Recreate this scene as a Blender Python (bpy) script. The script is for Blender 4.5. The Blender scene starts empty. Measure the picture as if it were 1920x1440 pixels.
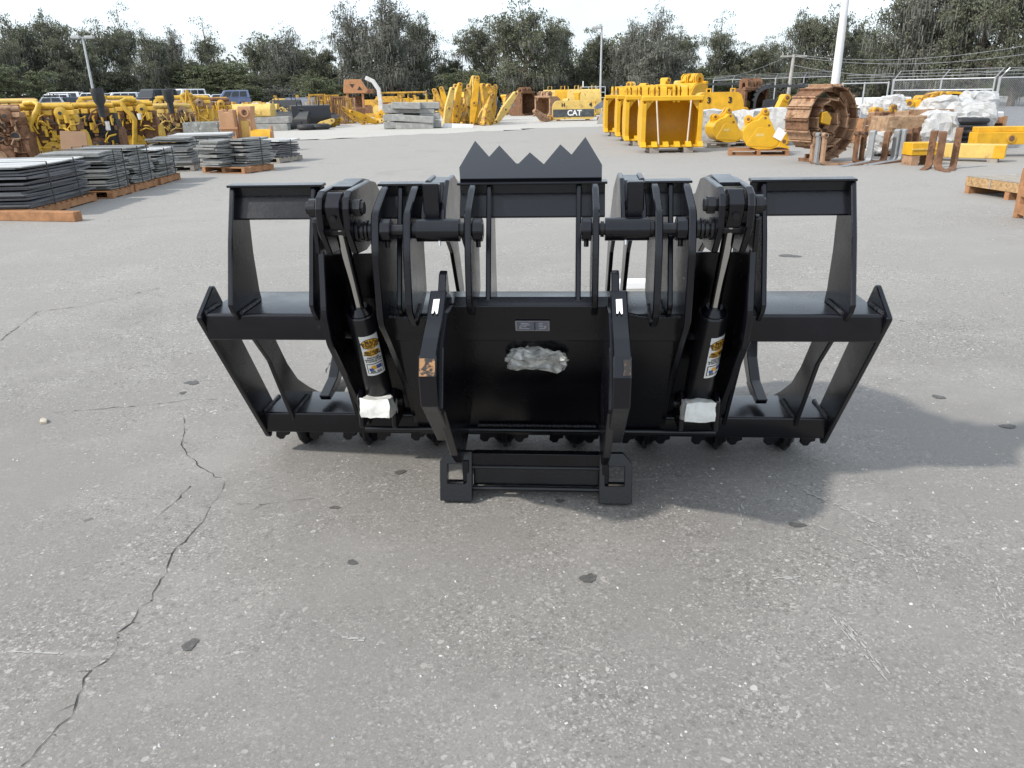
import bpy, bmesh, math, random
import numpy as np
from mathutils import Vector, Matrix, noise as mnoise
R = math.radians
scn = bpy.context.scene
col = scn.collection

# ---------------------------------------------------------------- camera
CAM_H, PITCH, ROLL, FPX = 1.65, R(20.95), R(1.1), 1430.0
cd = bpy.data.cameras.new('camera')
cam = bpy.data.objects.new('camera', cd)
col.objects.link(cam)
cd.sensor_width = 36.0
cd.lens = 36.0 * FPX / 1920.0
cd.clip_start = 0.05
cd.clip_end = 2000.0
fw = Vector((0, math.cos(PITCH), -math.sin(PITCH)))
r0 = Vector((1, 0, 0))
d0 = Vector((0, -math.sin(PITCH), -math.cos(PITCH)))
rt = math.cos(ROLL) * r0 + math.sin(ROLL) * d0
dn = -math.sin(ROLL) * r0 + math.cos(ROLL) * d0
m3 = Matrix((rt, -dn, -fw)).transposed()
cam.matrix_world = Matrix.Translation((0, 0, CAM_H)) @ m3.to_4x4()
scn.camera = cam
scn.render.resolution_x, scn.render.resolution_y = 1024, 768

# ---------------------------------------------------------------- sky, sun, exposure
SUN_EL = R(40)
SHX, SHY = 0.91, 0.41                       # ground direction in which shadows fall
sl = math.hypot(SHX, SHY)
sun_to = Vector((-SHX / sl * math.cos(SUN_EL), -SHY / sl * math.cos(SUN_EL), math.sin(SUN_EL)))
w = bpy.data.worlds.new('World')
scn.world = w
w.use_nodes = True
nt = w.node_tree
nt.nodes.clear()
sky = nt.nodes.new('ShaderNodeTexSky')
sky.sky_type = 'NISHITA'
sky.sun_disc = False
sky.sun_elevation = SUN_EL
sky.sun_rotation = math.atan2(sun_to.x, sun_to.y)
sky.air_density = 1.0
sky.dust_density = 2.5
sky.ozone_density = 1.2
tc = nt.nodes.new('ShaderNodeTexCoord')
mp = nt.nodes.new('ShaderNodeMapping')
mp.inputs['Scale'].default_value = (1.2, 1.2, 3.0)
nz = nt.nodes.new('ShaderNodeTexNoise')
nz.inputs['Scale'].default_value = 1.6
nz.inputs['Detail'].default_value = 7
nz.inputs['Roughness'].default_value = 0.55
rp = nt.nodes.new('ShaderNodeValToRGB')
rp.color_ramp.elements[0].position = 0.30
rp.color_ramp.elements[0].color = (0.45, 0.45, 0.45, 1)
rp.color_ramp.elements[1].position = 0.72
rp.color_ramp.elements[1].color = (0.9, 0.9, 0.9, 1)
mx = nt.nodes.new('ShaderNodeMix')
mx.data_type = 'RGBA'
mx.inputs[7].default_value = (6.6, 7.3, 8.0, 1)      # thin white cloud veil
bg = nt.nodes.new('ShaderNodeBackground')
bg.inputs['Strength'].default_value = 0.15
out = nt.nodes.new('ShaderNodeOutputWorld')
nt.links.new(tc.outputs['Generated'], mp.inputs['Vector'])
nt.links.new(mp.outputs['Vector'], nz.inputs['Vector'])
nt.links.new(nz.outputs['Fac'], rp.inputs['Fac'])
nt.links.new(rp.outputs['Color'], mx.inputs[0])
nt.links.new(sky.outputs['Color'], mx.inputs[6])
nt.links.new(mx.outputs[2], bg.inputs['Color'])
nt.links.new(bg.outputs[0], out.inputs['Surface'])
sd = bpy.data.lights.new('sun', 'SUN')
sd.energy = 3.0
sd.angle = R(2.2)
sd.color = (1.0, 0.955, 0.89)
so = bpy.data.objects.new('sun', sd)
so.rotation_euler = sun_to.to_track_quat('Z', 'Y').to_euler()
col.objects.link(so)
vs = scn.view_settings
vs.view_transform = 'Standard'
vs.look = 'None'
vs.exposure = 0.40
vs.gamma = 1.0
vs.use_curve_mapping = False

# ---------------------------------------------------------------- materials
MATS = {}


def mat(name, c, rough=0.6, spec=0.5, metal=0.0, var=0.15, scale=3.0, bump=0.0, bscale=40.0,
        c2=None, c2amt=0.0, c2scale=2.5, coat=0.0, trans=0.0, rvar=0.0):
    """principled paint: tone variation, optional second colour in patches (rust, dirt), fine relief"""
    if name in MATS:
        return MATS[name]
    m = bpy.data.materials.new(name)
    m.use_nodes = True
    t = m.node_tree
    b = t.nodes['Principled BSDF']
    b.inputs['Roughness'].default_value = rough
    b.inputs['Specular IOR Level'].default_value = spec
    b.inputs['Metallic'].default_value = metal
    b.inputs['Coat Weight'].default_value = coat
    tcn = t.nodes.new('ShaderNodeTexCoord')
    oi = t.nodes.new('ShaderNodeObjectInfo')
    ad = t.nodes.new('ShaderNodeVectorMath')
    ad.operation = 'ADD'
    ml = t.nodes.new('ShaderNodeVectorMath')
    ml.operation = 'SCALE'
    ml.inputs['Scale'].default_value = 17.0
    cx = t.nodes.new('ShaderNodeCombineXYZ')
    for k in range(3):
        t.links.new(oi.outputs['Random'], cx.inputs[k])
    t.links.new(cx.outputs[0], ml.inputs[0])
    t.links.new(tcn.outputs['Object'], ad.inputs[0])
    t.links.new(ml.outputs[0], ad.inputs[1])
    n1 = t.nodes.new('ShaderNodeTexNoise')
    n1.inputs['Scale'].default_value = scale
    n1.inputs['Detail'].default_value = 6
    n1.inputs['Roughness'].default_value = 0.65
    t.links.new(ad.outputs[0], n1.inputs['Vector'])
    mr = t.nodes.new('ShaderNodeMapRange')
    mr.inputs[1].default_value = 0.3
    mr.inputs[2].default_value = 0.7
    mr.inputs[3].default_value = 1 - var
    mr.inputs[4].default_value = 1 + var
    t.links.new(n1.outputs['Fac'], mr.inputs[0])
    sc = t.nodes.new('ShaderNodeVectorMath')
    sc.operation = 'SCALE'
    sc.inputs[0].default_value = c
    t.links.new(mr.outputs[0], sc.inputs['Scale'])
    last = sc.outputs[0]
    if c2 is not None:
        n2 = t.nodes.new('ShaderNodeTexNoise')
        n2.inputs['Scale'].default_value = c2scale
        n2.inputs['Detail'].default_value = 8
        n2.inputs['Roughness'].default_value = 0.7
        t.links.new(ad.outputs[0], n2.inputs['Vector'])
        r2 = t.nodes.new('ShaderNodeMapRange')
        lo = 0.72 - 0.45 * c2amt
        r2.inputs[1].default_value = lo
        r2.inputs[2].default_value = lo + 0.09
        t.links.new(n2.outputs['Fac'], r2.inputs[0])
        mm = t.nodes.new('ShaderNodeMix')
        mm.data_type = 'RGBA'
        t.links.new(r2.outputs[0], mm.inputs[0])
        t.links.new(last, mm.inputs[6])
        mm.inputs[7].default_value = (*c2, 1)
        last = mm.outputs[2]
    t.links.new(last, b.inputs['Base Color'])
    if rvar:
        r3 = t.nodes.new('ShaderNodeMapRange')
        r3.inputs[1].default_value = 0.3
        r3.inputs[2].default_value = 0.7
        r3.inputs[3].default_value = max(0.02, rough - rvar)
        r3.inputs[4].default_value = rough + rvar
        t.links.new(n1.outputs['Fac'], r3.inputs[0])
        t.links.new(r3.outputs[0], b.inputs['Roughness'])
    if bump:
        n3 = t.nodes.new('ShaderNodeTexNoise')
        n3.inputs['Scale'].default_value = bscale
        n3.inputs['Detail'].default_value = 4
        t.links.new(ad.outputs[0], n3.inputs['Vector'])
        bp = t.nodes.new('ShaderNodeBump')
        bp.inputs['Strength'].default_value = bump
        bp.inputs['Distance'].default_value = 0.01
        t.links.new(n3.outputs['Fac'], bp.inputs['Height'])
        t.links.new(bp.outputs[0], b.inputs['Normal'])
    if trans:
        b.inputs['Transmission Weight'].default_value = trans
    MATS[name] = m
    return m


BLACK = mat('black_paint', (0.0030, 0.0030, 0.0055), 0.23, 0.48, var=0.3, scale=6, bump=0.05, bscale=90, rvar=0.07,
            c2=(0.028, 0.025, 0.022), c2amt=0.10, c2scale=9)
BLACK2 = mat('black_gloss', (0.008, 0.008, 0.010), 0.28, 0.5, var=0.2, bump=0.03, bscale=120)
WELD = mat('weld_bead', (0.016, 0.016, 0.02), 0.34, 0.6, bump=0.8, bscale=160)
CHROME = mat('chrome_rod', (0.55, 0.54, 0.52), 0.12, 0.5, 1.0, var=0.05)
GALV = mat('galvanised', (0.48, 0.49, 0.50), 0.45, 0.5, 0.6, var=0.12)
WHITE = mat('white_paint', (0.76, 0.76, 0.75), 0.5, var=0.06, c2=(0.4, 0.38, 0.34), c2amt=0.1)
LABELW = mat('label_white', (0.78, 0.78, 0.76), 0.4, var=0.03)
LABELY = mat('label_yellow', (0.80, 0.42, 0.03), 0.4, var=0.05)
LABELK = mat('label_black', (0.01, 0.01, 0.012), 0.4, var=0.05)
LABELB = mat('label_blue', (0.05, 0.10, 0.30), 0.4, var=0.05)
ORANGEB = mat('bare_primer', (0.42, 0.22, 0.09), 0.7, var=0.3, scale=30, c2=(0.02, 0.017, 0.016), c2amt=0.68, c2scale=30)
TAGM = mat('tag_metal', (0.20, 0.21, 0.26), 0.35, 0.5, 0.5, var=0.25, scale=30)
FOIL = mat('foil_wrap', (0.72, 0.72, 0.68), 0.30, var=0.12, scale=20, bump=0.35, bscale=25, c2=(0.50, 0.30, 0.10), c2amt=0.28, c2scale=14)
PLASTIC = mat('clear_plastic_wrap', (0.62, 0.62, 0.58), 0.10, 0.9, var=0.4, scale=30, bump=0.15, bscale=60)
_t = PLASTIC.node_tree
_tr = _t.nodes.new('ShaderNodeBsdfTransparent')
_mx = _t.nodes.new('ShaderNodeMixShader')
_nz = _t.nodes.new('ShaderNodeTexNoise')
_nz.inputs['Scale'].default_value = 26
_nz.inputs['Detail'].default_value = 4
_mr = _t.nodes.new('ShaderNodeMapRange')
_mr.inputs[1].default_value = 0.42
_mr.inputs[2].default_value = 0.62
_mr.inputs[3].default_value = 0.5
_mr.inputs[4].default_value = 0.95
_t.links.new(_t.nodes['Texture Coordinate'].outputs['Object'], _nz.inputs['Vector'])
_t.links.new(_nz.outputs['Fac'], _mr.inputs[0])
_t.links.new(_mr.outputs[0], _mx.inputs[0])
_t.links.new(_tr.outputs[0], _mx.inputs[1])
_t.links.new(_t.nodes['Principled BSDF'].outputs[0], _mx.inputs[2])
_t.links.new(_mx.outputs[0], _t.nodes['Material Output'].inputs['Surface'])
CATY = (0.62, 0.335, 0.012)
YEL = mat('machine_yellow', CATY, 0.5, var=0.2, scale=4, c2=(0.26, 0.14, 0.04), c2amt=0.22, c2scale=6, bump=.1)
YELN = mat('new_yellow', (0.64, 0.36, 0.014), 0.42, var=0.12, scale=3, c2=(0.36, 0.2, 0.03), c2amt=0.14, c2scale=7)
YELW = mat('worn_yellow', (0.52, 0.29, 0.03), 0.6, var=0.25, scale=5, c2=(0.17, 0.075, 0.03), c2amt=0.42, c2scale=4, bump=0.2)
YELF = mat('faded_yellow', (0.62, 0.43, 0.12), 0.6, var=0.15, c2=(0.3, 0.16, 0.06), c2amt=0.32, c2scale=5)
RUST = mat('rust', (0.175, 0.092, 0.052), 0.85, 0.3, var=0.4, scale=6, bump=0.4, bscale=30, c2=(0.06, 0.03, 0.018), c2amt=0.35, c2scale=5)
RUSTL = mat('light_rust', (0.33, 0.205, 0.125), 0.8, 0.3, var=0.3, scale=7, bump=0.3, bscale=30, c2=(0.15, 0.07, 0.035), c2amt=0.4, c2scale=6)
PINKR = mat('primer_tan', (0.46, 0.26, 0.14), 0.75, var=0.15, c2=(0.3, 0.15, 0.08), c2amt=0.2)
DARK = mat('dark_iron', (0.03, 0.032, 0.035), 0.6, var=0.35, scale=8, c2=(0.09, 0.06, 0.04), c2amt=0.2)
STEELG = mat('grey_steel', (0.30, 0.31, 0.32), 0.5, 0.5, 0.35, var=0.2, scale=6, c2=(0.22, 0.13, 0.08), c2amt=0.2, c2scale=6)
CONC = mat('grey_concrete', (0.31, 0.31, 0.295), 0.85, 0.2, var=0.2, scale=5, bump=0.4, bscale=40, c2=(0.42, 0.41, 0.39), c2amt=0.3)
WOOD = mat('pallet_wood', (0.33, 0.17, 0.085), 0.8, 0.2, var=0.3, scale=7, bump=0.3, bscale=40)
WOODG = mat('weathered_wood', (0.30, 0.27, 0.23), 0.85, 0.2, var=0.3, scale=7, bump=0.3, bscale=40)
OSB = mat('chip_board', (0.36, 0.235, 0.12), 0.8, 0.2, var=0.5, scale=26, bump=0.3, bscale=60)
SHEETG = mat('grey_belting', (0.235, 0.237, 0.228), 0.75, 0.3, var=0.3, scale=4, c2=(0.25, 0.16, 0.10), c2amt=0.1, c2scale=7)
SHEETD = mat('dark_sheet', (0.10, 0.105, 0.115), 0.5, 0.5, var=0.3, scale=4)
SHEETT = mat('pale_sheet_top', (0.47, 0.47, 0.46), 0.6, var=0.12, scale=3)
BAGW = mat('white_bag', (0.46, 0.46, 0.455), 0.6, var=0.15, scale=5, bump=0.9, bscale=9, c2=(.36, .35, .33), c2amt=.2, c2scale=5)
RUBBER = mat('rubber', (0.022, 0.022, 0.024), 0.65, var=0.3, scale=8)
GLASSD = mat('car_glass', (0.02, 0.025, 0.03), 0.06, 0.6, var=0.1)
SHEETTIE = mat('strap', (0.015, 0.015, 0.017), 0.5)
STRAPW = mat('pale_brace', (0.62, 0.52, 0.40), 0.6, var=0.12)


# ---------------------------------------------------------------- mesh helpers
class MB:
    def __init__(s):
        s.v = []
        s.f = []

    def add(s, vs, fs):
        o = len(s.v)
        s.v += [tuple(q) for q in vs]
        s.f += [tuple(i + o for i in q) for q in fs]
        return s

    def box(s, c, d, rz=0.0, M=None):
        x, y, z = d[0] / 2, d[1] / 2, d[2] / 2
        vs = [Vector(q) for q in ((-x, -y, -z), (x, -y, -z), (x, y, -z), (-x, y, -z), (-x, -y, z), (x, -y, z), (x, y, z), (-x, y, z))]
        Q = M if M is not None else Matrix.Rotation(rz, 3, 'Z')
        vs = [Q @ q + Vector(c) for q in vs]
        return s.add(vs, [(0, 3, 2, 1), (4, 5, 6, 7), (0, 1, 5, 4), (1, 2, 6, 5), (2, 3, 7, 6), (3, 0, 4, 7)])

    def prism(s, poly, a, b, axis='x'):
        """polygon extruded along an axis: poly is (y,z) for x, (x,z) for y, (x,y) for z"""
        n = len(poly)

        def P(q, t):
            return (t, q[0], q[1]) if axis == 'x' else (q[0], t, q[1]) if axis == 'y' else (q[0], q[1], t)
        area = sum(poly[i][0] * poly[(i + 1) % n][1] - poly[(i + 1) % n][0] * poly[i][1] for i in range(n))
        if (area < 0) != (axis == 'y'):
            poly = poly[::-1]
        vs = [P(q, a) for q in poly] + [P(q, b) for q in poly]
        fs = [tuple(range(n))[::-1], tuple(range(n, 2 * n))]
        fs += [(i, (i + 1) % n, n + (i + 1) % n, n + i) for i in range(n)]
        return s.add(vs, fs)

    def tube(s, path, r, n=10, cap=True):
        path = [Vector(q) for q in path]
        rs = r if hasattr(r, '__len__') else [r] * len(path)
        up = None
        rings = []
        for i, q in enumerate(path):
            d = (path[min(i + 1, len(path) - 1)] - path[max(i - 1, 0)])
            d = d.normalized() if d.length > 1e-9 else Vector((0, 0, 1))
            if up is None:
                up = Vector((0, 0, 1)) if abs(d.z) < 0.9 else Vector((1, 0, 0))
            a = d.cross(up)
            a = a.normalized() if a.length > 1e-6 else Vector((1, 0, 0))
            bb = a.cross(d).normalized()
            up = bb
            rings.append([q + rs[i] * (math.cos(2 * math.pi * k / n) * a + math.sin(2 * math.pi * k / n) * bb) for k in range(n)])
        o = len(s.v)
        for g in rings:
            s.v += [tuple(q) for q in g]
        for i in range(len(rings) - 1):
            for k in range(n):
                a0 = o + i * n + k
                a1 = o + i * n + (k + 1) % n
                s.f.append((a0, a0 + n, a1 + n, a1))
        if cap:
            s.f.append(tuple(o + k for k in range(n)))
            s.f.append(tuple(o + (len(rings) - 1) * n + k for k in range(n))[::-1])
        return s

    def cyl(s, p0, p1, r, n=16):
        return s.tube([p0, p1], r, n)

    def ribbon(s, path, wid, thick, up=(0, 0, 1)):
        """flat bar following a path; width along `up` x tangent, thickness along normal"""
        path = [Vector(q) for q in path]
        o = len(s.v)
        wv = Vector(wid)
        for i, q in enumerate(path):
            d = (path[min(i + 1, len(path) - 1)] - path[max(i - 1, 0)]).normalized()
            nn = d.cross(wv).normalized() * thick / 2
            for a, b in ((-1, -1), (1, -1), (1, 1), (-1, 1)):
                s.v.append(tuple(q + wv * a / 2 + nn * b))
        for i in range(len(path) - 1):
            for k in range(4):
                a0 = o + i * 4 + k
                a1 = o + i * 4 + (k + 1) % 4
                s.f.append((a0, a1, a1 + 4, a0 + 4))
        s.f.append((o, o + 3, o + 2, o + 1))
        e = o + (len(path) - 1) * 4
        s.f.append((e, e + 1, e + 2, e + 3))
        return s

    def mesh(s, name, m, smooth=False, bevel=0.0, seg=1):
        me = bpy.data.meshes.new(name)
        me.from_pydata(s.v, [], s.f)
        if bevel:
            bm = bmesh.new()
            bm.from_mesh(me)
            bmesh.ops.recalc_face_normals(bm, faces=bm.faces)
            ed = [e for e in bm.edges if len(e.link_faces) == 2 and e.calc_face_angle(0) > 0.6]
            try:
                bmesh.ops.bevel(bm, geom=ed, offset=bevel, segments=seg, affect='EDGES', clamp_overlap=True)
            except Exception:
                pass
            bm.to_mesh(me)
            bm.free()
        else:
            bm = bmesh.new()
            bm.from_mesh(me)
            bmesh.ops.recalc_face_normals(bm, faces=bm.faces)
            bm.to_mesh(me)
            bm.free()
        me.materials.append(m)
        if smooth:
            me.polygons.foreach_set('use_smooth', [True] * len(me.polygons))
            try:
                me.set_sharp_from_angle(angle=R(35))
            except Exception:
                pass
        me.update()
        return me

    def build(s, name, m, parent=None, smooth=False, bevel=0.0, seg=1, loc=None, rz=0.0):
        o = bpy.data.objects.new(name, s.mesh(name, m, smooth, bevel, seg))
        col.objects.link(o)
        if parent is not None:
            o.parent = parent
        if loc is not None:
            o.location = loc
            o.rotation_euler = (0, 0, rz)
        return o


def link_mesh(name, me, parent=None, loc=None, rot=None):
    o = bpy.data.objects.new(name, me)
    col.objects.link(o)
    if parent is not None:
        o.parent = parent
    if loc is not None:
        o.location = loc
    if rot is not None:
        o.rotation_euler = rot
    return o


def tag(o, label, cat, group=None):
    o['label'] = label
    o['category'] = cat
    if group:
        o['group'] = group
    return o


def thing(name, label, cat, loc=(0, 0, 0), rz=0.0, group=None):
    o = bpy.data.objects.new(name, None)
    o.empty_display_size = 0.2
    col.objects.link(o)
    o.location = loc
    o.rotation_euler = (0, 0, rz)
    return tag(o, label, cat, group)


def struct(o):
    o['kind'] = 'structure'
    return o


def dup(o, parent=None):
    c = o.copy()
    col.objects.link(c)
    c.parent = parent
    for ch in list(o.children):
        dup(ch, c)
    return c


def text_mesh(body, size, bold=0.0, align='CENTER'):
    cu = bpy.data.curves.new('txt', 'FONT')
    cu.body = body
    cu.size = size
    cu.align_x = align
    cu.align_y = 'CENTER'
    cu.offset = bold
    cu.resolution_u = 3
    o = bpy.data.objects.new('txt', cu)
    col.objects.link(o)
    bpy.context.view_layer.update()
    dg = bpy.context.evaluated_depsgraph_get()
    me = bpy.data.meshes.new_from_object(o.evaluated_get(dg))
    v = [tuple(q.co) for q in me.vertices]
    f = [tuple(p.vertices) for p in me.polygons]
    bpy.data.objects.remove(o)
    bpy.data.curves.remove(cu)
    bpy.data.meshes.remove(me)
    return v, f


def crumple(mb, amp, freq, seed=0):
    out = []
    for q in mb.v:
        p = Vector(q)
        n = mnoise.noise_vector(p * freq + Vector((seed, seed * 2.1, seed * 0.7)))
        n2 = mnoise.noise_vector(p * freq * 2.7 + Vector((seed * 3, 1, 4)))
        out.append(tuple(p + n * amp + n2 * amp * 0.45))
    mb.v = out
    return mb


def grid_box(c, d, nx, ny, nz, round_=0.0):
    """subdivided box surface as an MB, optionally rounded into a super-ellipsoid"""
    mb = MB()
    bm = bmesh.new()
    bmesh.ops.create_cube(bm, size=1.0)
    bmesh.ops.subdivide_edges(bm, edges=bm.edges[:], cuts=max(nx, ny, nz), use_grid_fill=True)
    for vtx in bm.verts:
        p = vtx.co.copy()
        if round_:
            s_ = p.normalized() * 0.5
            p = p.lerp(s_ * 1.35, round_)
        vtx.co = Vector((c[0] + p.x * d[0], c[1] + p.y * d[1], c[2] + p.z * d[2]))
    bm.verts.index_update()
    mb.add([q.co for q in bm.verts], [tuple(q.index for q in f_.verts) for f_ in bm.faces])
    bm.free()
    return mb

# ---------------------------------------------------------------- ground
def gpt(u, v, z=0.0):
    """photo pixel -> point on a level plane"""
    d = fw + rt * ((u - 960) / FPX) + dn * ((v - 720) / FPX)
    t = (z - CAM_H) / d.z
    return Vector((0, 0, CAM_H)) + d * t


def ground_material(name, base, pale, dark, stones, big=1.0):
    m = bpy.data.materials.new(name)
    m.use_nodes = True
    t = m.node_tree
    N, L = t.nodes.new, t.links.new
    b = t.nodes['Principled BSDF']
    b.inputs['Specular IOR Level'].default_value = 0.25
    tcn = N('ShaderNodeTexCoord')
    co = tcn.outputs['Object']

    def noise(s, det=6, ro=0.6, vec=None, dist=0.0):
        n = N('ShaderNodeTexNoise')
        n.inputs['Scale'].default_value = s
        n.inputs['Detail'].default_value = det
        n.inputs['Roughness'].default_value = ro
        n.inputs['Distortion'].default_value = dist
        L(vec if vec is not None else co, n.inputs['Vector'])
        return n.outputs['Fac']

    def rng(x, a, b_, c=0.0, d=1.0):
        n = N('ShaderNodeMapRange')
        n.inputs[1].default_value = a
        n.inputs[2].default_value = b_
        n.inputs[3].default_value = c
        n.inputs[4].default_value = d
        L(x, n.inputs[0])
        return n.outputs[0]

    def mul(x, y):
        n = N('ShaderNodeMath')
        n.operation = 'MULTIPLY'
        for k, q in enumerate((x, y)):
            if isinstance(q, float):
                n.inputs[k].default_value = q
            else:
                L(q, n.inputs[k])
        return n.outputs[0]

    def mix(f, a, b_):
        n = N('ShaderNodeMix')
        n.data_type = 'RGBA'
        L(f, n.inputs[0])
        for k, q in ((6, a), (7, b_)):
            if isinstance(q, tuple):
                n.inputs[k].default_value = (*q, 1)
            else:
                L(q, n.inputs[k])
        return n.outputs[2]
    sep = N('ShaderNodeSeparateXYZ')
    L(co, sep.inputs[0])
    ngraze = N('ShaderNodeMath')
    ngraze.operation = 'MULTIPLY_ADD'
    L(noise(0.35, 3, 0.6), ngraze.inputs[0])
    ngraze.inputs[1].default_value = 7.0
    L(sep.outputs[1], ngraze.inputs[2])
    graze_light = rng(ngraze.outputs[0], 5.0, 16.0)        # grazing-view brightening of the far ground, put into the colour
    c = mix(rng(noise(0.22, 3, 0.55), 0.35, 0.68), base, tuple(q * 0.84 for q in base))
    c = mix(mul(graze_light, 0.75), c, pale)
    c = mix(mul(rng(noise(1.1, 5, 0.65), 0.48, 0.75), 0.55), c, pale)
    c = mix(mul(rng(noise(0.55, 5, 0.7, dist=0.6), 0.58, 0.72), 0.5), c, dark)
    # fine sandy grain
    c = mix(mul(rng(noise(160, 2, 0.7), 0.35, 0.7), 0.35), c, tuple(q * 0.62 for q in base))
    hsum = None
    dens = mul(rng(noise(0.45, 3, 0.6), 0.36, 0.62, 0.15, 1.0), rng(noise(3.2, 2, 0.6), 0.3, 0.62, 0.35, 1.0))
    for sc, keep, amt in stones:
        vo = N('ShaderNodeTexVoronoi')
        vo.inputs['Scale'].default_value = sc
        L(co, vo.inputs['Vector'])
        sx = N('ShaderNodeSeparateColor')
        L(vo.outputs['Color'], sx.inputs[0])
        mask = mul(rng(sx.outputs[0], keep, keep + 0.01), dens)
        tone = mix(sx.outputs[1], tuple(q * 0.8 for q in pale), tuple(min(0.8, q * 1.9) for q in pale))
        c = mix(mul(mask, amt), c, tone)
        # dark gaps where a chip has come out
        c = mix(mul(mul(rng(sx.outputs[0], 0.075, 0.065), dens), 0.55), c, tuple(q * 0.42 for q in base))
        hsum = mask if hsum is None else hsum
    first = hsum
    # pale scrape marks dragged across the yard
    mp_ = N('ShaderNodeMapping')
    mp_.inputs['Rotation'].default_value = (0, 0, R(52))
    mp_.inputs['Scale'].default_value = (0.55, 9.0, 1.0)
    L(co, mp_.inputs['Vector'])
    c = mix(mul(rng(noise(1.0, 3, 0.6, mp_.outputs[0]), 0.66, 0.74), 0.42), c, pale)
    # tiny dark pits and oil drips
    c = mix(mul(rng(noise(7.0, 3, 0.5), 0.735, 0.76), 0.6), c, tuple(q * 0.35 for q in base))
    L(c, b.inputs['Base Color'])
    b.inputs['Roughness'].default_value = 0.85
    bp = N('ShaderNodeBump')
    bp.inputs['Strength'].default_value = 0.30
    bp.inputs['Distance'].default_value = 0.005
    ad = N('ShaderNodeMath')
    ad.operation = 'ADD'
    L(mul(first, 0.5), ad.inputs[0])
    L(noise(110, 2, 0.7), ad.inputs[1])
    L(ad.outputs[0], bp.inputs['Height'])
    L(bp.outputs[0], b.inputs['Normal'])
    return m


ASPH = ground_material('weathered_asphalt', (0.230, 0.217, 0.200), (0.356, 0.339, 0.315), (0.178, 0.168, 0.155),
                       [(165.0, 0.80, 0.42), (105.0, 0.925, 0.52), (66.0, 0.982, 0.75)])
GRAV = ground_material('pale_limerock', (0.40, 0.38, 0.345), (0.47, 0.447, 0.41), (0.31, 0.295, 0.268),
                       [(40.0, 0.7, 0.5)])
g = MB()
XS = [-900, -60, 60, 900]
YS = [-60, 60, 1500]
g.v = [(x, y, 0) for y in YS for x in XS]
g.f = [(j * 4 + i, j * 4 + i + 1, (j + 1) * 4 + i + 1, (j + 1) * 4 + i) for j in range(2) for i in range(3)]
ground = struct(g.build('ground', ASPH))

rnd = random.Random(5)


def ragged(pts, n, amp, seed):
    """closed outline with an uneven edge"""
    rr = random.Random(seed)
    o = []
    for i, p in enumerate(pts):
        q = pts[(i + 1) % len(pts)]
        for k in range(n):
            t_ = k / n
            o.append((p[0] + (q[0] - p[0]) * t_ + rr.uniform(-amp, amp), p[1] + (q[1] - p[1]) * t_ + rr.uniform(-amp, amp)))
    return o


def sheet(name, pts, z, m, parent=None):
    bm = bmesh.new()
    vs_ = [bm.verts.new((x, y, z)) for x, y in pts]
    f_ = bm.faces.new(vs_)
    bmesh.ops.triangulate(bm, faces=[f_])
    bmesh.ops.recalc_face_normals(bm, faces=bm.faces)
    for q in bm.faces:
        if q.normal.z < 0:
            q.normal_flip()
    me = bpy.data.meshes.new(name)
    bm.to_mesh(me)
    bm.free()
    me.materials.append(m)
    o = bpy.data.objects.new(name, me)
    col.objects.link(o)
    if parent is not None:
        o.parent = parent
    return o


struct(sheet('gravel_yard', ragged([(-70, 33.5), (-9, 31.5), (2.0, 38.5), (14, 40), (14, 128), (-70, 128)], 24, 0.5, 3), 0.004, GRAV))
GRASS = mat('rough_grass', (0.075, 0.085, 0.035), 0.9, 0.2, var=0.5, scale=0.6, bump=0.6, bscale=6, c2=(0.17, 0.14, 0.08), c2amt=0.35, c2scale=0.4)
struct(sheet('grass_verge', ragged([(-200, 112), (200, 112), (260, 420), (-260, 420)], 20, 0.6, 9), 0.008, GRASS))
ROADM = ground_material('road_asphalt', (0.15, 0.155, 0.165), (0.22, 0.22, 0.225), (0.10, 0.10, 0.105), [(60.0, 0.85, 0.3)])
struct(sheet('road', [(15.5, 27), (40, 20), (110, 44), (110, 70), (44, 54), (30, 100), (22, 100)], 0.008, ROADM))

# cracks in the paving
CRK = mat('crack_shadow', (0.055, 0.052, 0.048), 0.95, 0.1, var=0.3, scale=20)


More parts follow.
